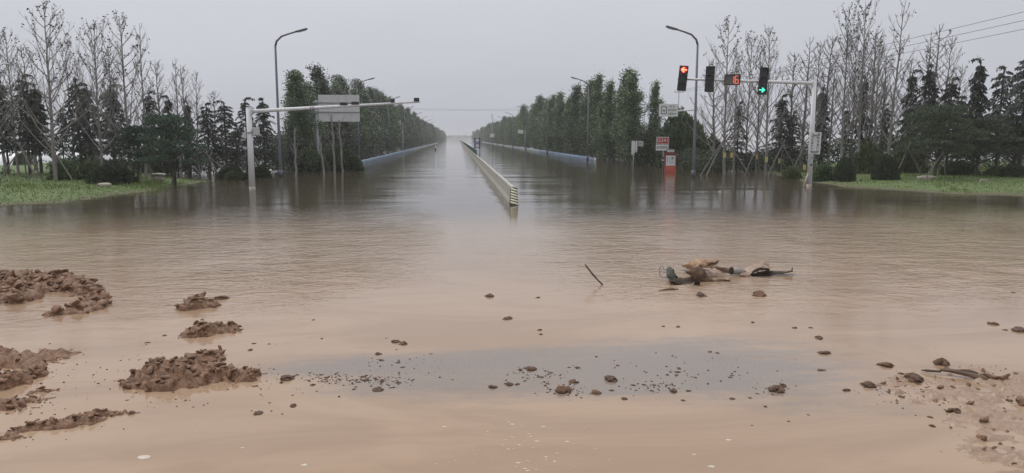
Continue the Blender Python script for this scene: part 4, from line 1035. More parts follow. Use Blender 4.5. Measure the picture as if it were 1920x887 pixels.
# ------------------------------------------------------------------ median barrier
def median():
    y0 = W(958, 385).y; x = (W(958, 385).x+W(971, 385).x)/2; zt = zat(955, y0, 352)
    t = empty('concrete_barrier', (x, y0, 0), 0, 'pale concrete median barrier running down the flooded road', 'barrier')
    prof = [(-.21, -.6), (-.17, .06), (-.11, .26), (-.085, zt-.02), (-.06, zt), (.06, zt), (.085, zt-.02), (.11, .26), (.17, .06), (.21, -.6)]
    def seg_mesh(ln):
        return MB().prism(prof, (0, 0, 0), (1, 0, 0), (0, 0, 1), (0, ln, 0)).mesh('segment')
    m4 = seg_mesh(3.985); y = .55; k = 0
    while y < 110:
        o = link('segment', m4, M['concrete'], t); o.location = (0.004*((k*7) % 3-1), y, .003*((k*5) % 3-1)); y += 4.0; k += 1
    ml = seg_mesh(59.98)
    while y < 900: o = link('segment', ml, M['concrete'], t); o.location = (0, y, 0); y += 60
    # sloped striped nose facing the crossing
    hw = lambda z: .135+.04*max(0, 1-z/zt)
    nose = MB(); a = nose.bm
    f_ = [a.verts.new((s*hw(z), -.02+.50*(z/zt if z > 0 else 0)*.55, z)) for z in (-.5, 0, zt-.03) for s in (-1, 1)]
    b_ = [a.verts.new((s*hw(z), .54, z)) for z in (-.5, 0, zt-.03) for s in (-1, 1)]
    for i in (0, 2):
        a.faces.new((f_[i], f_[i+1], f_[i+3], f_[i+2])); a.faces.new((b_[i], b_[i+1], b_[i+3], b_[i+2]))
        a.faces.new((f_[i], f_[i+2], b_[i+2], b_[i])); a.faces.new((f_[i+1], f_[i+3], b_[i+3], b_[i+1]))
    a.faces.new((f_[4], f_[5], b_[5], b_[4])); n = nose.build('nose', M['black'], t)
    nst = 6
    for k in range(nst):
        z0 = .04+k*(zt-.07)/nst; z1 = z0+(zt-.07)/nst*.66; fy = lambda z: -.02+.275*max(z, 0)/zt-.006
        m = MB(); rows = [[(-hw(z)+.004, fy(z+.05), z+.05), (hw(z)-.004, fy(z-.03), z-.03)] for z in (z0, z1)]
        m.sheet(rows, .004).build('stripe', M['yellow'], n)
    # green anti-glare screen on top from some way down
    g = empty('anti_glare_screen', (x, y0, zt), 0, 'green anti-glare screen standing on the far median barrier', 'screen')
    ys = at(893, 92).y-y0; yy = ys; pm = MB().box((0, 1.47, .31), (.035, 2.92, .56)).mesh('panel'); po = MB().box((0, 0, .31), (.07, .06, .62)).mesh('post')
    while yy < 260:
        o = link('panel', pm, M['green'], g); o.location = (0, yy, 0); o = link('post', po, M['green'], g); o.location = (0, yy, 0); yy += 3.0
    pl = MB().box((0, 24.9, .31), (.035, 49.8, .56)).mesh('panel')
    while yy < 800: o = link('panel', pl, M['green'], g); o.location = (0, yy, 0); yy += 50
median()
def lane_sign():
    D = 150; p = base(895, D); t = empty('lane_sign', p, 0, 'blue two-post sign with two white discs beside the median', 'sign')
    zt = zat(895, D, 258)
    for s in (-1, 1): MB().box((s*.52, 0, zt/2-.3), (.16, .12, zt+.6)).build('post', M['signblue'], t)
    for z in (zt-.55, zt-1.65):
        pn = MB().box((0, -.03, z), (.90, .06, .92)).build('panel', M['signblue'], t)
        MB().tube([(0, -.062, z), (0, -.09, z)], .37, 20).build('disc', M['signwhite'], pn)
lane_sign()

# ------------------------------------------------------------------ blue roadside rails
def rail(x, D0, D1, nblue, lb):
    t = empty('crash_barrier', (x, D0, 0), 0, lb, 'barrier', 'roadside rails'); ln = 4.0
    prof = [(-.16, .02), (-.17, .10), (-.14, .17), (-.165, .23), (-.12, .31), (0, .34), (.12, .31), (.165, .23), (.14, .17), (.17, .10), (.16, .02), (.10, -.25), (-.10, -.25)]
    me1 = MB().prism(prof, (0, 0, 0), (1, 0, 0), (0, 0, 1), (0, ln*.992, 0)).mesh('rail'); me2 = me1.copy()
    me1.materials.append(M['blue']); me2.materials.append(M['pale'])
    n = int((D1-D0)/ln)
    for k in range(min(n, 60)):
        o = link('rail', me1 if k < nblue else me2, None, t); o.location = (.02*((k*7) % 5-2)/2, k*ln, .012*((k*11) % 7-3)/3)
    if n > 60:
        me3 = MB().prism(prof, (0, 0, 0), (1, 0, 0), (0, 0, 1), (0, D1-D0-60*ln, 0)).mesh('rail'); o = link('rail', me3, M['pale'], t); o.location = (0, 60*ln, 0)
    MB().tube([(0, -.16, -.1), (0, -.14, .16), (0, .0, .20)], [.16, .16, .12], 10).build('end_cap', M['signwhite'], t)
    for k in range(0, min(n, 30), 1):
        MB().box((0, k*ln+2, -.3), (.1, .1, .5)).build('post', M['galv'], t)
p = W(667, 309); rail(p.x, p.y, 420, 26, 'blue roadside rail just above the water on the camera mast side')
p = W(1116, 301); rail(p.x, p.y, 520, 16, 'blue and pale roadside rail above the water before the poplars on the signal side')

# ------------------------------------------------------------------ far things
D = 172; p = base(817, D); t = empty('marker_post', p, 0, 'small dark post with a white top standing in the water by the far rail', 'post')
MB().tube([(0, 0, -.6), (0, 0, .45)], [.16, .15], 8).build('shaft', M['dark'], t); MB().tube([(0, 0, .45), (0, 0, .92), (0, 0, 1.0)], [.19, .17, .08], 8).build('white_top', M['signwhite'], t)
D = 235; p = base(923, D); t = empty('sign_pole', p, 0, 'tall thin pole carrying a white board far down the road', 'pole')
MB().tube([(0, 0, -.5), (0, 0, zat(923, D, 212))], [.14, .07], 8).build('mast', M['galv'], t)
MB().box((0, -.2, zat(923, D, 254)), (1.3, .1, 1.15)).build('board', M['signwhite'], t)
for k in range(2): MB().box((0, 0, zat(923, D, 216+5*k)), (.9, .1, .12)).build('crossarm', M['galv'], t)
D = 250; p = base(975, 150); t = empty('roadside_sign', base(976, 150, 0), 0, 'small pale board against the poplars on the signal side', 'sign')
MB().tube([(.9, 0, -.5), (.9, 0, zat(976, 150, 245))], .06, 8).build('post', M['galv'], t); MB().box((0, -.1, zat(976, 150, 247)), (1.1, .05, .75), Matrix.Rotation(R(8), 3, 'Y')).build('board', M['signwhite'], t)

def utility_pole(x, y, H, lb):
    t = empty('utility_pole', (x, y, 0), 0, lb, 'pole', 'utility poles carrying wires')
    MB().tube([(0, 0, -1), (0, 0, H)], [.17, .10], 8).build('shaft', M['galv'], t)
    MB().box((0, -.1, H-.35), (1.9, .1, .12)).build('crossarm', M['galv'], t)
    for s in (-.85, 0, .85): MB().tube([(s, -.1, H-.29), (s, -.1, H-.05)], .05, 6).build('insulator', M['dark'], t)
def wire(a, b, sag, lb, r=.022):
    a, b = Vector(a), Vector(b); pts = []
    for k in range(15):
        f = k/14; q = a.lerp(b, f); q.z -= sag*4*f*(1-f); pts.append(q)
    o = MB().tube(pts, r, 5).build('power_wire', M['dark'], None); tag(o, lb, 'wire', 'power wires')
pa = at(1273, 150, 170); pb = at(2080, 55, -16)
utility_pole(pa.x, 150, pa.z+.05, 'thin distant utility pole rising above the small white sign')
utility_pole(pb.x, 55, pb.z+.05, 'utility pole outside the frame beyond the lawn cedars')
wire((pa.x, 150, pa.z), (pb.x, 55, pb.z), 0.2, 'topmost of the three power wires over the lawn cedars')
wire((pa.x-.85, 149.9, pa.z-.3), (pb.x-.85, 54.9, pb.z-.95), 0.3, 'middle one of the three power wires over the lawn cedars')
wire((pa.x+.85, 149.9, pa.z-.3), (pb.x+.85, 54.9, pb.z-1.35), 0.4, 'lowest of the three power wires over the lawn cedars')
for x in (-46, 52): utility_pole(x, 205, 12.4, 'pole of the distant line behind the poplars ' + ('on the camera mast side' if x < 0 else 'on the signal side'))
for k, dx in enumerate((-.85, .85)):
    wire((-46+dx, 205, 12.2), (52+dx, 205, 12.2), 1.6+.35*k, ('upper' if k == 0 else 'lower')+' faint wire crossing high over the road far away', .018)

# ------------------------------------------------------------------ mud
def mud_field(name, blobs, lb, cell=.018, lump=.10, lumph=.09, rid=None, seed=0, cat='mud heap', kind=None, material='mud', lumps=1.0):
    """blobs: (x, y, rx, ry, h). A heightfield of clods, cut where it sinks under the water."""
    B = np.array(blobs); m = .35
    x0, x1 = (B[:, 0]-B[:, 2]).min()-m, (B[:, 0]+B[:, 2]).max()+m; y0, y1 = (B[:, 1]-B[:, 3]).min()-m, (B[:, 1]+B[:, 3]).max()+m
    xs = np.arange(x0, x1, cell); ys = np.arange(y0, y1, cell); X, Y = np.meshgrid(xs, ys)
    Xw = X+(fbm(X*4, Y*4, 4, seed)-.45)*.36; Yw = Y+(fbm(X*4+40, Y*4, 4, seed+3)-.45)*.36
    Hh = np.full(X.shape, -.10); edge = (fbm(X*7, Y*7, 4, seed+21)-.47)*.16
    for bx, by, rx, ry, h in blobs:
        d = ((Xw-bx)/rx)**2+((Yw-by)/ry)**2
        Hh = np.maximum(Hh, (h+.06)*np.sign(1-d)*np.abs(np.clip(1-d, -1, 1))**.75-.06)
    Hh = Hh+edge*np.clip(1-(Hh-.02)/.14, 0, 1)
    mask = np.clip((Hh+.05)/.10, 0, 1)
    wx = X+(fbm(X*6, Y*6, 3, seed+4)-.45)*.16; wy = Y+(fbm(X*6+30, Y*6, 3, seed+5)-.45)*.16
    q = 1.0/lump; ca, sa = math.cos(.6+seed), math.sin(.6+seed)
    fx = (wx*ca+wy*sa)*.62; fy = -wx*sa+wy*ca                              # lumps drawn out along one direction, as when pushed by a blade
    dome = lambda f, k: 1-np.clip(cells(fx*f+k*3.7, fy*f, seed+k), 0, 1)**2
    Z = Hh*.62+mask*(lump*.26*(dome(q, 1)-.62)+lump*.16*(dome(q*2.1, 2)-.62)+lump*.14*(dome(q*4.4, 3)-.62)+lumph*.30*(np.clip(chunks2(wx*q*.8, wy*q*.8, seed), -.35, .95)-.4)+lumph*.20*(np.clip(chunks2(wx*q*2.2, wy*q*2.2, seed+6), -.35, .95)-.4))
    if rid is not None:
        ang, wl, amp = rid; ph = (X*math.cos(ang)+Y*math.sin(ang))/wl+(fbm(X*2, Y*2, 2, seed)-.5)*.8
        Z = Z+mask*amp*(np.abs(((ph % 1)-.5)*2)**1.5-.4)
    nx, ny = len(xs), len(ys); V = np.stack([X, Y, Z], -1).reshape(-1, 3)
    i = (np.arange(ny-1)[:, None]*nx+np.arange(nx-1)[None]).ravel(); F = np.stack([i, i+1, i+nx+1, i+nx], 1)
    keep = (V[F, 2].max(1) > -.012); F = F[keep]
    used = np.unique(F); re = np.full(len(V), -1); re[used] = np.arange(len(used))
    o = link(name, arr_mesh(name, [(V[used], re[F])], True), M[material]); tag(o, lb, cat, 'mud heaps pushed up in the shallow water' if kind is None else None, kind)
    if lumps > 0:
        rng = np.random.default_rng(seed+500); cand = np.argwhere(Z > -.014); area = len(cand)*cell*cell
        n = int(min(1500, lumps*area/(lump*lump)*2.6)); pick = cand[rng.integers(0, len(cand), n)]; ch = []
        yaw0 = .6+seed
        for (r_, c_) in pick:
            zz = Z[r_, c_]; v0, f0 = FL[rng.integers(0, len(FL))]; sz = lump*(.22+.75*rng.random()**2.0)*(.55 if zz < .02 else 1)
            a = yaw0+rng.normal(0, .7); ti = rng.normal(0, .45); tj = rng.normal(0, .35)
            q = v0*np.array([1.5, .85, .48])*sz
            q = np.stack([q[:, 0]*math.cos(ti)+q[:, 2]*math.sin(ti), q[:, 1], -q[:, 0]*math.sin(ti)+q[:, 2]*math.cos(ti)], 1)
            q = np.stack([q[:, 0], q[:, 1]*math.cos(tj)-q[:, 2]*math.sin(tj), q[:, 1]*math.sin(tj)+q[:, 2]*math.cos(tj)], 1)
            q = np.stack([q[:, 0]*math.cos(a)-q[:, 1]*math.sin(a), q[:, 0]*math.sin(a)+q[:, 1]*math.cos(a), q[:, 2]], 1)
            ch.append((q+[xs[c_]+rng.normal(0, .02), ys[r_]+rng.normal(0, .02), max(zz, -.004)+sz*.08], f0))
        k = link('lumps', arr_mesh('lumps', ch), M[material], o); k['kind'] = 'stuff'
    return o
def flake(seed):
    bm = bmesh.new(); bmesh.ops.create_icosphere(bm, subdivisions=2, radius=.5); rng = np.random.default_rng(seed); ph = rng.uniform(0, 60, 2); V = []
    for q in bm.verts:
        c = q.co; k = .30+1.45*float(fbm(np.array([c.x*3.6+c.z*2+ph[0]]), np.array([c.y*3.6+c.z*3+ph[1]]), 4, seed)[0]); V.append((c.x*k, c.y*k, c.z*k))
    bm.verts.index_update(); F = [[q.index for q in f.verts] for f in bm.faces]; bm.free()
    return np.array(V), np.array(F)
FL = [flake(300+k) for k in range(8)]
def bl(u, v, wpx, dep, h):                          # heap lobe: ground centre seen at (u, v), width in photo pixels
    p = W(u, v); s = math.hypot(p.x, p.y)/FPX
    return (p.x, p.y, wpx*.5*s, dep, h)
mud_field('mud_heap', [bl(120, 532, 60, .42, .30), bl(85, 535, 100, .40, .26), bl(30, 530, 110, .55, .27), bl(140, 540, 60, .40, .22), bl(165, 548, 56, .38, .15), bl(182, 560, 44, .32, .13), bl(186, 571, 44, .28, .12), bl(166, 579, 60, .24, .11), bl(138, 585, 60, .20, .10), bl(105, 590, 60, .16, .075), bl(-40, 545, 140, .8, .30), bl(40, 548, 120, .55, .16), bl(90, 540, 70, .35, .16)],
          'large mud heap with a curling tail at the frame edge', lump=.20, lumph=.13, seed=1)
mud_field('mud_heap', [bl(30, 560, 86, .26, .13), bl(-30, 565, 120, .4, .16), bl(60, 556, 40, .15, .09)], 'flat layered mud shelf in front of the large heap', lump=.30, lumph=.06, rid=(1.35, .17, .05), seed=2, lumps=.8)
mud_field('mud_heap', [bl(376, 574, 64, .26, .23), bl(358, 577, 40, .2, .15), bl(396, 573, 34, .2, .16)], 'small rounded lumpy mud heap, the farthest of the three small ones', lump=.12, lumph=.11, seed=3)
mud_field('mud_heap', [bl(385, 624, 86, .30, .17), bl(418, 621, 60, .2, .12), bl(366, 630, 50, .16, .08)], 'low lumpy mud heap between the rounded one and the big broad one', lump=.12, lumph=.10, rid=(.9, .12, .05), seed=4)
mud_field('mud_heap', [bl(325, 712, 170, .42, .24), bl(275, 714, 100, .28, .13), bl(395, 708, 90, .28, .15), bl(350, 694, 140, .34, .18), bl(420, 706, 44, .14, .05), bl(258, 716, 60, .10, .04)],
          'big broad churned mud heap in the foreground', lump=.13, lumph=.14, rid=(.7, .19, .06), seed=5)
mud_field('mud_heap', [bl(385, 675, 84, .24, .18), bl(415, 673, 44, .16, .10), bl(352, 679, 70, .12, .06)], 'narrow mud ridge right behind the big broad heap', lump=.13, lumph=.11, seed=6)
mud_field('mud_heap', [bl(455, 703, 48, .18, .14), bl(482, 704, 40, .14, .12), bl(440, 712, 80, .12, .04)], 'little cracked mud lump beside the big broad heap', lump=.10, lumph=.09, rid=(.5, .10, .04), seed=7)
mud_field('mud_heap', [bl(20, 678, 170, .46, .075), bl(90, 668, 100, .28, .065), bl(130, 664, 50, .14, .05), bl(-30, 672, 110, .5, .085)], 'flat mud bank printed with slanting tyre lugs', lump=.09, lumph=.02, rid=(.75, .16, .055), seed=8, lumps=.10)
mud_field('mud_heap', [bl(15, 722, 70, .22, .17), bl(-30, 722, 100, .3, .2), bl(60, 705, 60, .16, .05), bl(45, 752, 110, .13, .05), bl(10, 764, 90, .13, .05), bl(80, 735, 40, .12, .04)], 'dark crumbly mud heap below the tyre printed bank', lump=.10, lumph=.10, seed=9)
mud_field('mud_heap', [bl(10, 818, 90, .07, .04), bl(60, 806, 80, .09, .06), bl(110, 797, 90, .11, .07), bl(155, 786, 80, .08, .06), bl(200, 780, 70, .06, .045), bl(238, 774, 50, .035, .03)], 'long thin mud ridge nearest the viewer', lump=.08, lumph=.085, seed=10)
# rutted silt flat
o = mud_field('mud_flat', [bl(1900, 860, 200, .5, .02), bl(1690, 735, 110, .3, .012), bl(1790, 735, 300, .75, .012), bl(1870, 790, 200, .9, .015), bl(1900, 720, 160, .7, .02), bl(1730, 715, 160, .35, .008), bl(1830, 840, 130, .35, .004)], 'rutted silt flat at the corner near the driftwood', cell=.02, lump=.12, lumph=.03, rid=(1.35, .13, .014), seed=12, cat='mud', kind=None, material='mud', lumps=.10)
fm = mat('pale_wet_silt', (0.285, 0.188, 0.124), .25, scale=5, bump=.7, bscale=30, spec=.5, col2=(.36, .246, .168)); o.data.materials.clear(); o.data.materials.append(fm)

# loose clods, each its own thing
def clod_mesh(seed, ragged):
    bm = bmesh.new(); bmesh.ops.create_icosphere(bm, subdivisions=3, radius=.5)
    rng = np.random.default_rng(seed); ph = rng.uniform(0, 60, 3); st = rng.uniform(.75, 1.2, 2)
    for q in bm.verts:
        c = q.co; n = float(fbm(np.array([c.x*4.2+c.z*2+ph[0]]), np.array([c.y*4.2+c.z*3.3+ph[1]]), 4, seed)[0]); k = .38+1.35*ragged*n
        q.co = Vector((c.x*k*st[0], c.y*k*st[1], c.z*k*.9+.10))
    me = bpy.data.meshes.new('clod'); bm.to_mesh(me); bm.free()
    for pl in me.polygons: pl.use_smooth = False
    me.materials.append(M['clod'] if seed % 3 else M['mud']); return me
CL = [clod_mesh(80+k, .85+.1*(k % 3)) for k in range(9)]
def clod(u, v, wpx, lb, group, flat=.75):
    p = W(u, v); s = wpx*math.hypot(p.x, p.y)/FPX
    o = link('mud_clod', CL[random.randrange(9)]); o.location = (p.x, p.y, -.01-.03*s); o.scale = (s*1.05, s*random.uniform(.75, 1.15), s*flat*random.uniform(.8, 1.15)); o.rotation_euler = (random.uniform(-.25, .25), random.uniform(-.25, .25), random.uniform(0, 6.28))
    tag(o, lb, 'clod', group); return o
GM = 'clods scattered in the shallow water'
for u, v, wp, lb in (
    (918, 556, 24, 'dark clod alone in mid-water, the farther of two in line with the median'), (952, 598, 17, 'smaller dark clod alone in mid-water, the nearer of two in line with the median'),
    (416, 560, 20, 'single clod beside the small rounded mud heap'), (755, 645, 18, 'larger of the clod pair above the gravelly strip'), (742, 641, 16, 'smaller of the clod pair above the gravelly strip'),
    (1146, 712, 26, 'largest dark clod on the grey tarmac strip'), (1147, 732, 12, 'clod just in front of the largest one on the tarmac strip'), (1170, 748, 13, 'dark clod at the near edge of the tarmac strip'),
    (1262, 734, 20, 'lumpy clod ending a little row on the tarmac strip'), (1281, 751, 9, 'small clod in front of the little row on the tarmac strip'),
    (1455, 732, 28, 'ragged double clod towards the driftwood end of the tarmac strip'), (1468, 724, 20, 'upper piece of the ragged double clod'),
    (1628, 723, 26, 'brown clod at the edge of the rutted silt'), (1587, 732, 16, 'round clod just before the rutted silt begins'), (1712, 712, 32, 'broad brown clod on the rutted silt beside the driftwood'),
    (1660, 685, 24, 'flat clod at the water edge of the rutted silt'), (1788, 771, 24, 'pointed clod on the open rutted silt'), (1545, 662, 20, 'flat mossy clod beyond the tarmac strip'),
    (1535, 634, 16, 'thin clod in the water behind the flat mossy one'), (1861, 608, 14, 'small clod in the water far above the driftwood'), (1913, 620, 22, 'clod cut by the frame edge above the driftwood'),
    (1315, 555, 22, 'low clod in front of the wreckage'), (1424, 554, 26, 'pointed low clod in front of the torn tarp'), (1118, 737, 22, 'pale brown clod in the middle of the tarmac strip'),
    (1073, 716, 20, 'tall crumbly clod above the crumb cluster'), (1055, 733, 34, 'widest crumbly clod in the crumb cluster on the strip'), (995, 692, 22, 'reddish clod behind the crumb cluster'),
    (540, 710, 22, 'dark flat clod at the gravelly end of the strip'), (710, 731, 20, 'clod ending the gravelly patch'), (1908, 872, 16, 'small clod nearest the lower frame corner'),
):
    clod(u, v, wp, lb, GM, .62)
small = [(1008, 558, 9), (1012, 619, 10), (1014, 627, 12), (588, 600, 8), (603, 635, 9), (725, 634, 8), (808, 664, 7), (1490, 615, 11), (1520, 615, 9), (1883, 619, 9), (1411, 605, 9), (1243, 612, 9), (1271, 613, 11), (1187, 742, 7), (1292, 733, 11), (1435, 762, 11), (1515, 778, 9), (1690, 701, 11), (1540, 694, 14), (1745, 783, 10), (1748, 799, 12), (1159, 686, 10), (1118, 669, 9), (1272, 690, 9), (1303, 708, 9), (975, 693, 11), (925, 726, 16), (955, 721, 16), (695, 724, 11), (747, 718, 12), (665, 730, 11), (550, 762, 15), (568, 737, 7), (548, 742, 7), (1480, 790, 8), (1410, 798, 8), (1330, 660, 9), (1345, 662, 8), (1374, 748, 12), (1405, 746, 10), (1419, 738, 9), (1900, 549, 10), (1690, 745, 12), (1668, 735, 10), (1776, 690, 10), (1844, 700, 10), (1905, 740, 14), (1895, 752, 14)]
rr = random.Random(12)
for u, v, wp in small:
    clod(u, v, wp, 'small dark clod lying singly in the shallows', 'single small clods in the shallows', .6)
def cluster(regions, lb, group, flat=.6):
    for u, v, su, sv, n in regions:
        cs = [(rr.gauss(u, su), rr.gauss(v, sv)) for _ in range(max(2, n//5))]
        for _ in range(n):
            c = rr.choice(cs); clod(c[0]+rr.gauss(0, 11), c[1]+rr.gauss(0, 4), 3.5+9*rr.random()**2.2, lb, group, flat)
cluster([(625, 712, 58, 10, 56)], 'small dark clod in the gravelly patch at the heap end of the tarmac strip', 'clods of the gravelly patch')
cluster([(1030, 716, 50, 16, 38)], 'small clod in the crumb cluster around the widest crumbly clod', 'clods of the crumb cluster')
cluster([(1290, 708, 100, 17, 34)], 'small clod on the open middle of the tarmac strip', 'clods on the open tarmac strip')
cluster([(760, 674, 45, 10, 14)], 'small clod just above the gravelly patch', 'clods above the gravelly patch')
cluster([(1750, 730, 75, 24, 30)], 'small clod on the rutted silt flat', 'clods on the rutted silt')
cluster([(215, 705, 50, 36, 26), (480, 705, 34, 26, 22), (290, 634, 16, 6, 10)], 'small clod scattered between the mud heaps', 'small clods among the mud heaps', .4)
for u, v, wp in [(505, 645, 10), (468, 657, 13), (476, 644, 10), (485, 775, 18), (515, 648, 8), (380, 600, 9)]:
    clod(u, v, wp, 'small clod scattered between the mud heaps', 'small clods among the mud heaps', .45)
# uncountable crumbs
def crumbs(name, regions, seed, lb):
    rng = np.random.default_rng(seed); ch = []
    oc = np.array([[1, 0, 0], [0, 1, 0], [-1, 0, 0], [0, -1, 0], [0, 0, .8], [0, 0, -.4]], float)
    of = np.array([[0, 1, 4], [1, 2, 4], [2, 3, 4], [3, 0, 4], [1, 0, 5], [2, 1, 5], [3, 2, 5], [0, 3, 5]])
    for u, v, su, sv, n in regions:
        for _ in range(n):
            p = W(rng.normal(u, su), min(max(rng.normal(v, sv), 560), 880)); s = .004+.012*rng.random()**2
            a = rng.uniform(0, 6.28); c, d = math.cos(a), math.sin(a); q = oc*rng.uniform(.6, 1.4, (6, 1))*s*[1.3, 1, .8]
            q = np.stack([q[:, 0]*c-q[:, 1]*d, q[:, 0]*d+q[:, 1]*c, q[:, 2]], 1)
            ch.append((q+[p.x, p.y, .002], of))
    o = link(name, arr_mesh(name, ch), M['clod']); tag(o, lb, 'crumbs', kind='stuff')
crumbs('mud_crumbs', [(600+35*k, 712, 16, 5, 45) for k in range(5)]+[(1010, 705, 30, 6, 60), (1060, 732, 20, 6, 80), (1235, 725, 30, 6, 70), (1300, 690, 80, 12, 60), (1460, 728, 20, 6, 40), (760, 690, 60, 16, 50), (1700, 730, 40, 14, 120), (1840, 740, 50, 30, 120), (300, 720, 130, 30, 120), (60, 740, 70, 40, 120), (500, 708, 30, 12, 60)], 3, 'fine dark crumbs of mud sprinkled over the shallows')
# foam flecks on the near water
def foam():
    rng = np.random.default_rng(9); ch = []
    spots = [(rng.normal(975, 75), rng.uniform(788, 884), 2+7*rng.random()**2.5) for _ in range(70)]+[(270, 857, 20), (1367, 825, 10), (1335, 875, 12), (1302, 852, 8), (570, 872, 12), (455, 840, 6)]
    for u, v, wp in spots:
        p = W(u, v); s = wp*.5*p.length/FPX; n = 8; a = np.linspace(0, 6.28, n, endpoint=False); r = s*rng.uniform(.6, 1.2, n)
        ring = np.stack([p.x+np.cos(a)*r*1.3, p.y+np.sin(a)*r*.8, np.full(n, .001)], 1)
        V = np.concatenate([ring, [[p.x, p.y, .002+s*.25]]]); F = np.stack([np.arange(n), (np.arange(n)+1) % n, np.full(n, n)], 1); ch.append((V, F))
    o = link('foam_flecks', arr_mesh('foam_flecks', ch, True), M['foam']); tag(o, 'pale foam flecks drifting on the near water', 'foam', kind='stuff')
foam()

# ------------------------------------------------------------------ driftwood, stick
p = W(1803, 708); t = empty('driftwood', (p.x, p.y, .02), R(-38), 'soaked split branch lying on the rutted silt', 'driftwood'); t.scale = (.62, .8, .7)
MB().tube([(-.36, 0, .05), (-.22, .02, .06), (0, .03, .045), (.22, 0, .035), (.36, -.02, .03), (.42, -.02, .02)], [.022, .036, .040, .046, .042, .02], 9).build('branch', M['wood'], t)
MB().tube([(-.10, .03, .08), (.12, .05, .095), (.26, .02, .08)], [.012, .028, .014], 7).build('splinter', M['wood'], t)
MB().tube([(-.34, -.03, .03), (-.58, -.04, .015), (-.68, -.02, .0)], [.018, .024, .008], 7).build('broken_end', M['wood'], t)
MB().tube([(.30, .01, .06), (.37, .03, .085)], [.028, .012], 6).build('knot', M['wood'], t)
clod(1765, 683, 20, 'steep dark brown clod at the end of the driftwood', GM, .95)
p = W(1130, 534); D = p.y
a = [Vector((p.x, p.y, -.12))+Vector((.08, 0, 0)), p, at(1120, D, 524), at(1111, D+.02, 514), at(1104, D+.04, 505), at(1097, D+.06, 496)]
t = empty('bent_stick', p, 0, 'thin bent stick poking out of the still water', 'stick')
MB().tube([tuple(Vector(q)-p) for q in a], [.018, .017, .016, .020, .016, .019], 7).build('shaft', M['wood'], t)
MB().tube([tuple(a[3]-p), tuple(a[3]-p+Vector((.03, 0, -.035)))], [.012, .006], 6).build('twig', M['wood'], t)

# ------------------------------------------------------------------ wreckage in the water
def qp(u, v, D): return at(u, D, v)
def curved(name, top, bot, D0, D1, material, parent, origin, thick=.012, bulge=.06, n=14, seed=0):
    """a bent plate: upper edge (pixels, at depth D1) and lower edge (depth D0)"""
    rng = np.random.default_rng(seed)
    def res(e, D):
        e = np.array(e, float); s = np.r_[0, np.cumsum(np.hypot(*np.diff(e, axis=0).T))]; q = np.linspace(0, s[-1], n)
        return [np.array(at(np.interp(a, s, e[:, 0]), D, np.interp(a, s, e[:, 1]))) for a in q]
    A, B = res(top, D1), res(bot, D0); rows = []; n2 = 9
    jt = rng.normal(0, .010, n); jb = rng.normal(0, .010, n)            # torn edges
    for f in np.linspace(0, 1, n2):
        row = []
        for k in range(n):
            q = A[k]*(1-f)+B[k]*f; cre = (abs(2*float(vnoise(np.array([k*.55+seed*3.1]), np.array([f*3.3+seed])) [0])-1)-.4)
            q = q+np.array([rng.normal(0, .004), -bulge*math.sin(f*math.pi)-cre*.04, cre*.02*math.sin(f*math.pi)+bulge*.3*math.sin(f*math.pi)+jt[k]*(1-f)**2+jb[k]*f*f*.5]); row.append(tuple(q-np.array(origin)))
        rows.append(row)
    return MB().sheet(rows, thick).build(name, material, parent)
DW = 15.0
o0 = W(1262, 524); t = empty('crushed_crate', o0, 0, 'crushed grey green plastic crate with a wire loop beside the wreckage', 'crate')
curved('side_panel', [(1248, 505), (1254, 499), (1262, 503)], [(1251, 521), (1258, 525), (1268, 523)], o0.y-.05, o0.y+.12, M['greygreen'], t, o0, bulge=.03, seed=1)
curved('dark_side', [(1258, 502), (1263, 507), (1268, 517)], [(1262, 520), (1266, 523), (1272, 521)], o0.y, o0.y+.1, M['plastic'], t, o0, bulge=.02, seed=2)
lp_ = [tuple(at(u, o0.y+.02, v)-o0) for u, v in ((1246, 506), (1242, 498), (1238, 500), (1236, 509), (1238, 517), (1243, 520), (1249, 519))]
MB().tube(lp_, .011, 6).build('wire_loop', M['galv'], t)
MB().tube([tuple(at(u, o0.y+.02, v)-o0) for u, v in ((1236, 509), (1243, 510), (1250, 510))], .013, 6).build('wire_bar', M['galv'], t)
o0 = W(1283, 530); t = empty('plastic_sheet', o0, 0, 'black curled plastic sheet lying lowest in the wreckage', 'sheet')
curved('sheet', [(1254, 523), (1268, 521), (1285, 520), (1300, 522), (1311, 528)], [(1256, 526), (1272, 533), (1288, 537), (1302, 537), (1311, 535)], o0.y-.22, o0.y+.25, M['plastic'], t, o0, bulge=.02, seed=3)
curved('curled_lip', [(1302, 521), (1308, 523), (1312, 528)], [(1300, 537), (1307, 537), (1312, 535)], o0.y-.22, o0.y-.20, M['plastic'], t, o0, bulge=.03, n=8, seed=4)
o0 = W(1320, 527); t = empty('bent_plate', o0, 0, 'muddy brown bent plate with a raised pointed corner in the wreckage', 'plate')
curved('plate', [(1284, 509), (1296, 505), (1309, 501), (1318, 505), (1328, 515), (1337, 525), (1352, 521), (1367, 525)], [(1285, 510), (1293, 516), (1301, 524), (1312, 528), (1322, 529), (1336, 529), (1352, 527), (1367, 527)], o0.y-.05, o0.y+.05, M['rust'], t, o0, bulge=.05, n=22, seed=5)
curved('folded_back', [(1288, 506), (1300, 502), (1310, 500)], [(1308, 503), (1322, 506), (1334, 509)], o0.y+.35, o0.y+.10, M['tarp'], t, o0, bulge=.02, n=8, seed=55)
o0 = W(1316, 507); t = empty('foam_slab', o0, 0, 'lumpy orange tan foam slab at the back of the wreckage', 'slab')
bm = bmesh.new(); bmesh.ops.create_icosphere(bm, subdivisions=4, radius=1.0)
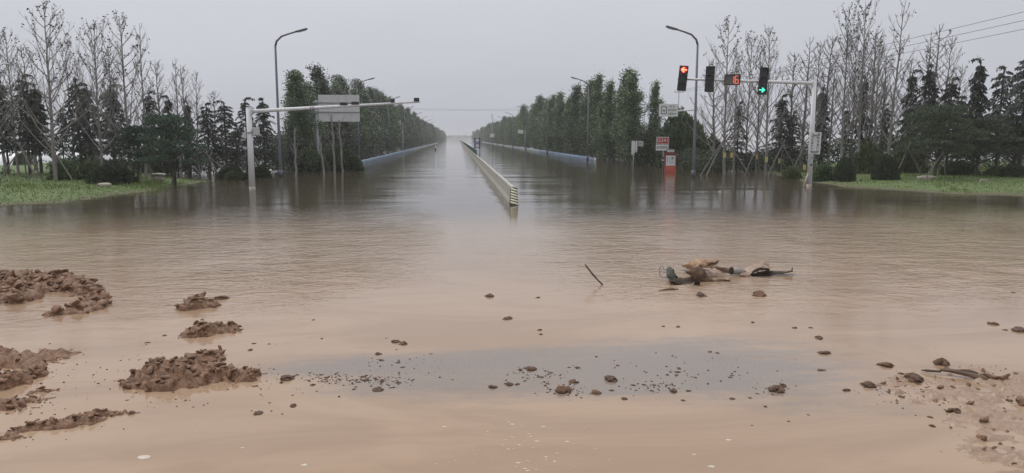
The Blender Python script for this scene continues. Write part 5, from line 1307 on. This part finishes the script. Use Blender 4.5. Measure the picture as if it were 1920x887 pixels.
for q in bm.verts:
    c = q.co; n = float(fbm(np.array([c.x*4.5+7]), np.array([c.y*4.5+c.z*3]), 5)[0])
    q.co = Vector((c.x*.36*(.6+.8*n), c.y*.22*(.6+.8*n), (c.z*.085+.09+.05*c.x)*(.35+1.2*n)+.01))
me = bpy.data.meshes.new('slab'); bm.to_mesh(me); bm.free()
for pl in me.polygons: pl.use_smooth = True
s = link('slab', me, M['tan'], t); s.location = (-.03, 0, .03)
curved('dark_underside', [(1310, 497), (1325, 493), (1347, 490)], [(1312, 501), (1328, 497), (1346, 492)], o0.y-.20, o0.y-.14, M['rust'], t, o0, bulge=.02, n=8, seed=6)
o0 = W(1400, 517); t = empty('torn_tarp', o0, 0, 'muddy pinkish tarp draped in folds with a pale roll at its end', 'tarp')
curved('strip', [(1312, 501), (1330, 499), (1350, 500), (1372, 504)], [(1312, 508), (1332, 509), (1350, 511), (1372, 512)], o0.y+.10, o0.y+.20, M['rust'], t, o0, bulge=.03, seed=7)
curved('light_flap', [(1318, 504), (1334, 503), (1346, 506)], [(1320, 511), (1336, 518), (1372, 524)], o0.y-.12, o0.y+.05, M['tarp'], t, o0, bulge=.02, seed=71)
MB().tube([tuple(at(u, o0.y+.05, v)-o0) for u, v in ((1371, 508), (1382, 508), (1396, 511))], [.07, .075, .06], 10).build('pale_roll', M['roll'], t)
MB().tube([tuple(at(u, o0.y+.05, v)-o0) for u, v in ((1370, 507.5), (1373, 507.7))], [.078, .08], 10).build('dark_band', M['plastic'], t)
curved('drape', [(1390, 507), (1404, 498), (1416, 494), (1430, 492), (1441, 500)], [(1386, 516), (1402, 519), (1412, 511), (1426, 505), (1442, 507)], o0.y-.10, o0.y+.22, M['tarp'], t, o0, bulge=.06, n=18, seed=8)
curved('peak', [(1426, 494), (1432, 489), (1440, 495)], [(1424, 500), (1433, 502), (1441, 503)], o0.y+.1, o0.y+.2, M['tarp'], t, o0, bulge=.03, n=8, seed=81)
curved('dark_arch', [(1411, 508), (1424, 502), (1441, 503)], [(1411, 512), (1425, 507), (1442, 508)], o0.y-.13, o0.y-.10, M['plastic'], t, o0, bulge=.03, n=8, seed=9)  # dark strip along the arch beneath the drape
o0 = W(1450, 516); t = empty('plastic_strip', o0, 0, 'long dark tapering strip with a small upturned tip pointing away from the wreckage', 'strip')
curved('strip', [(1408, 514), (1424, 510), (1446, 508.5), (1468, 509.5), (1486, 508)], [(1410, 518), (1426, 519), (1448, 517), (1468, 513), (1486, 510)], o0.y-.10, o0.y+.12, M['plastic'], t, o0, bulge=.03, n=18, seed=10)
MB().tube([tuple(at(u, o0.y+.02, v)-o0) for u, v in ((1482, 509), (1485, 508), (1485.5, 501))], [.014, .014, .008], 6).build('upturned_tip', M['plastic'], t)
o0 = W(1253, 544); t = empty('flat_stick', o0, 0, 'short flat dark stick floating in front of the crushed crate', 'stick')
MB().tube([(-.19, -.04, .0), (-.05, .0, .012), (.08, .03, .012), (.21, .05, .004)], [.008, .020, .022, .008], 7).build('shaft', M['wood'], t)
MB().tube([(.05, .02, .01), (.10, .05, .03)], [.008, .004], 5).build('twig', M['wood'], t)

# ------------------------------------------------------------------ haze
hz = MB().box((0, 1130, 7.0), (3900, 3100, 17.2)).mesh('haze')
hm = bpy.data.materials.new('damp_air'); hm.use_nodes = True; ht = hm.node_tree; ht.nodes.clear()
pv = ht.nodes.new('ShaderNodeVolumePrincipled'); pv.inputs['Color'].default_value = (.97, .975, .985, 1); pv.inputs['Density'].default_value = 0.00052; pv.inputs['Anisotropy'].default_value = 0.0
ho = ht.nodes.new('ShaderNodeOutputMaterial'); ht.links.new(pv.outputs[0], ho.inputs['Volume'])
try: hm.cycles.homogeneous_volume = True
except Exception: pass
h = link('haze', hz, hm); tag(h, 'damp grey haze over the flooded road', 'haze', kind='stuff')
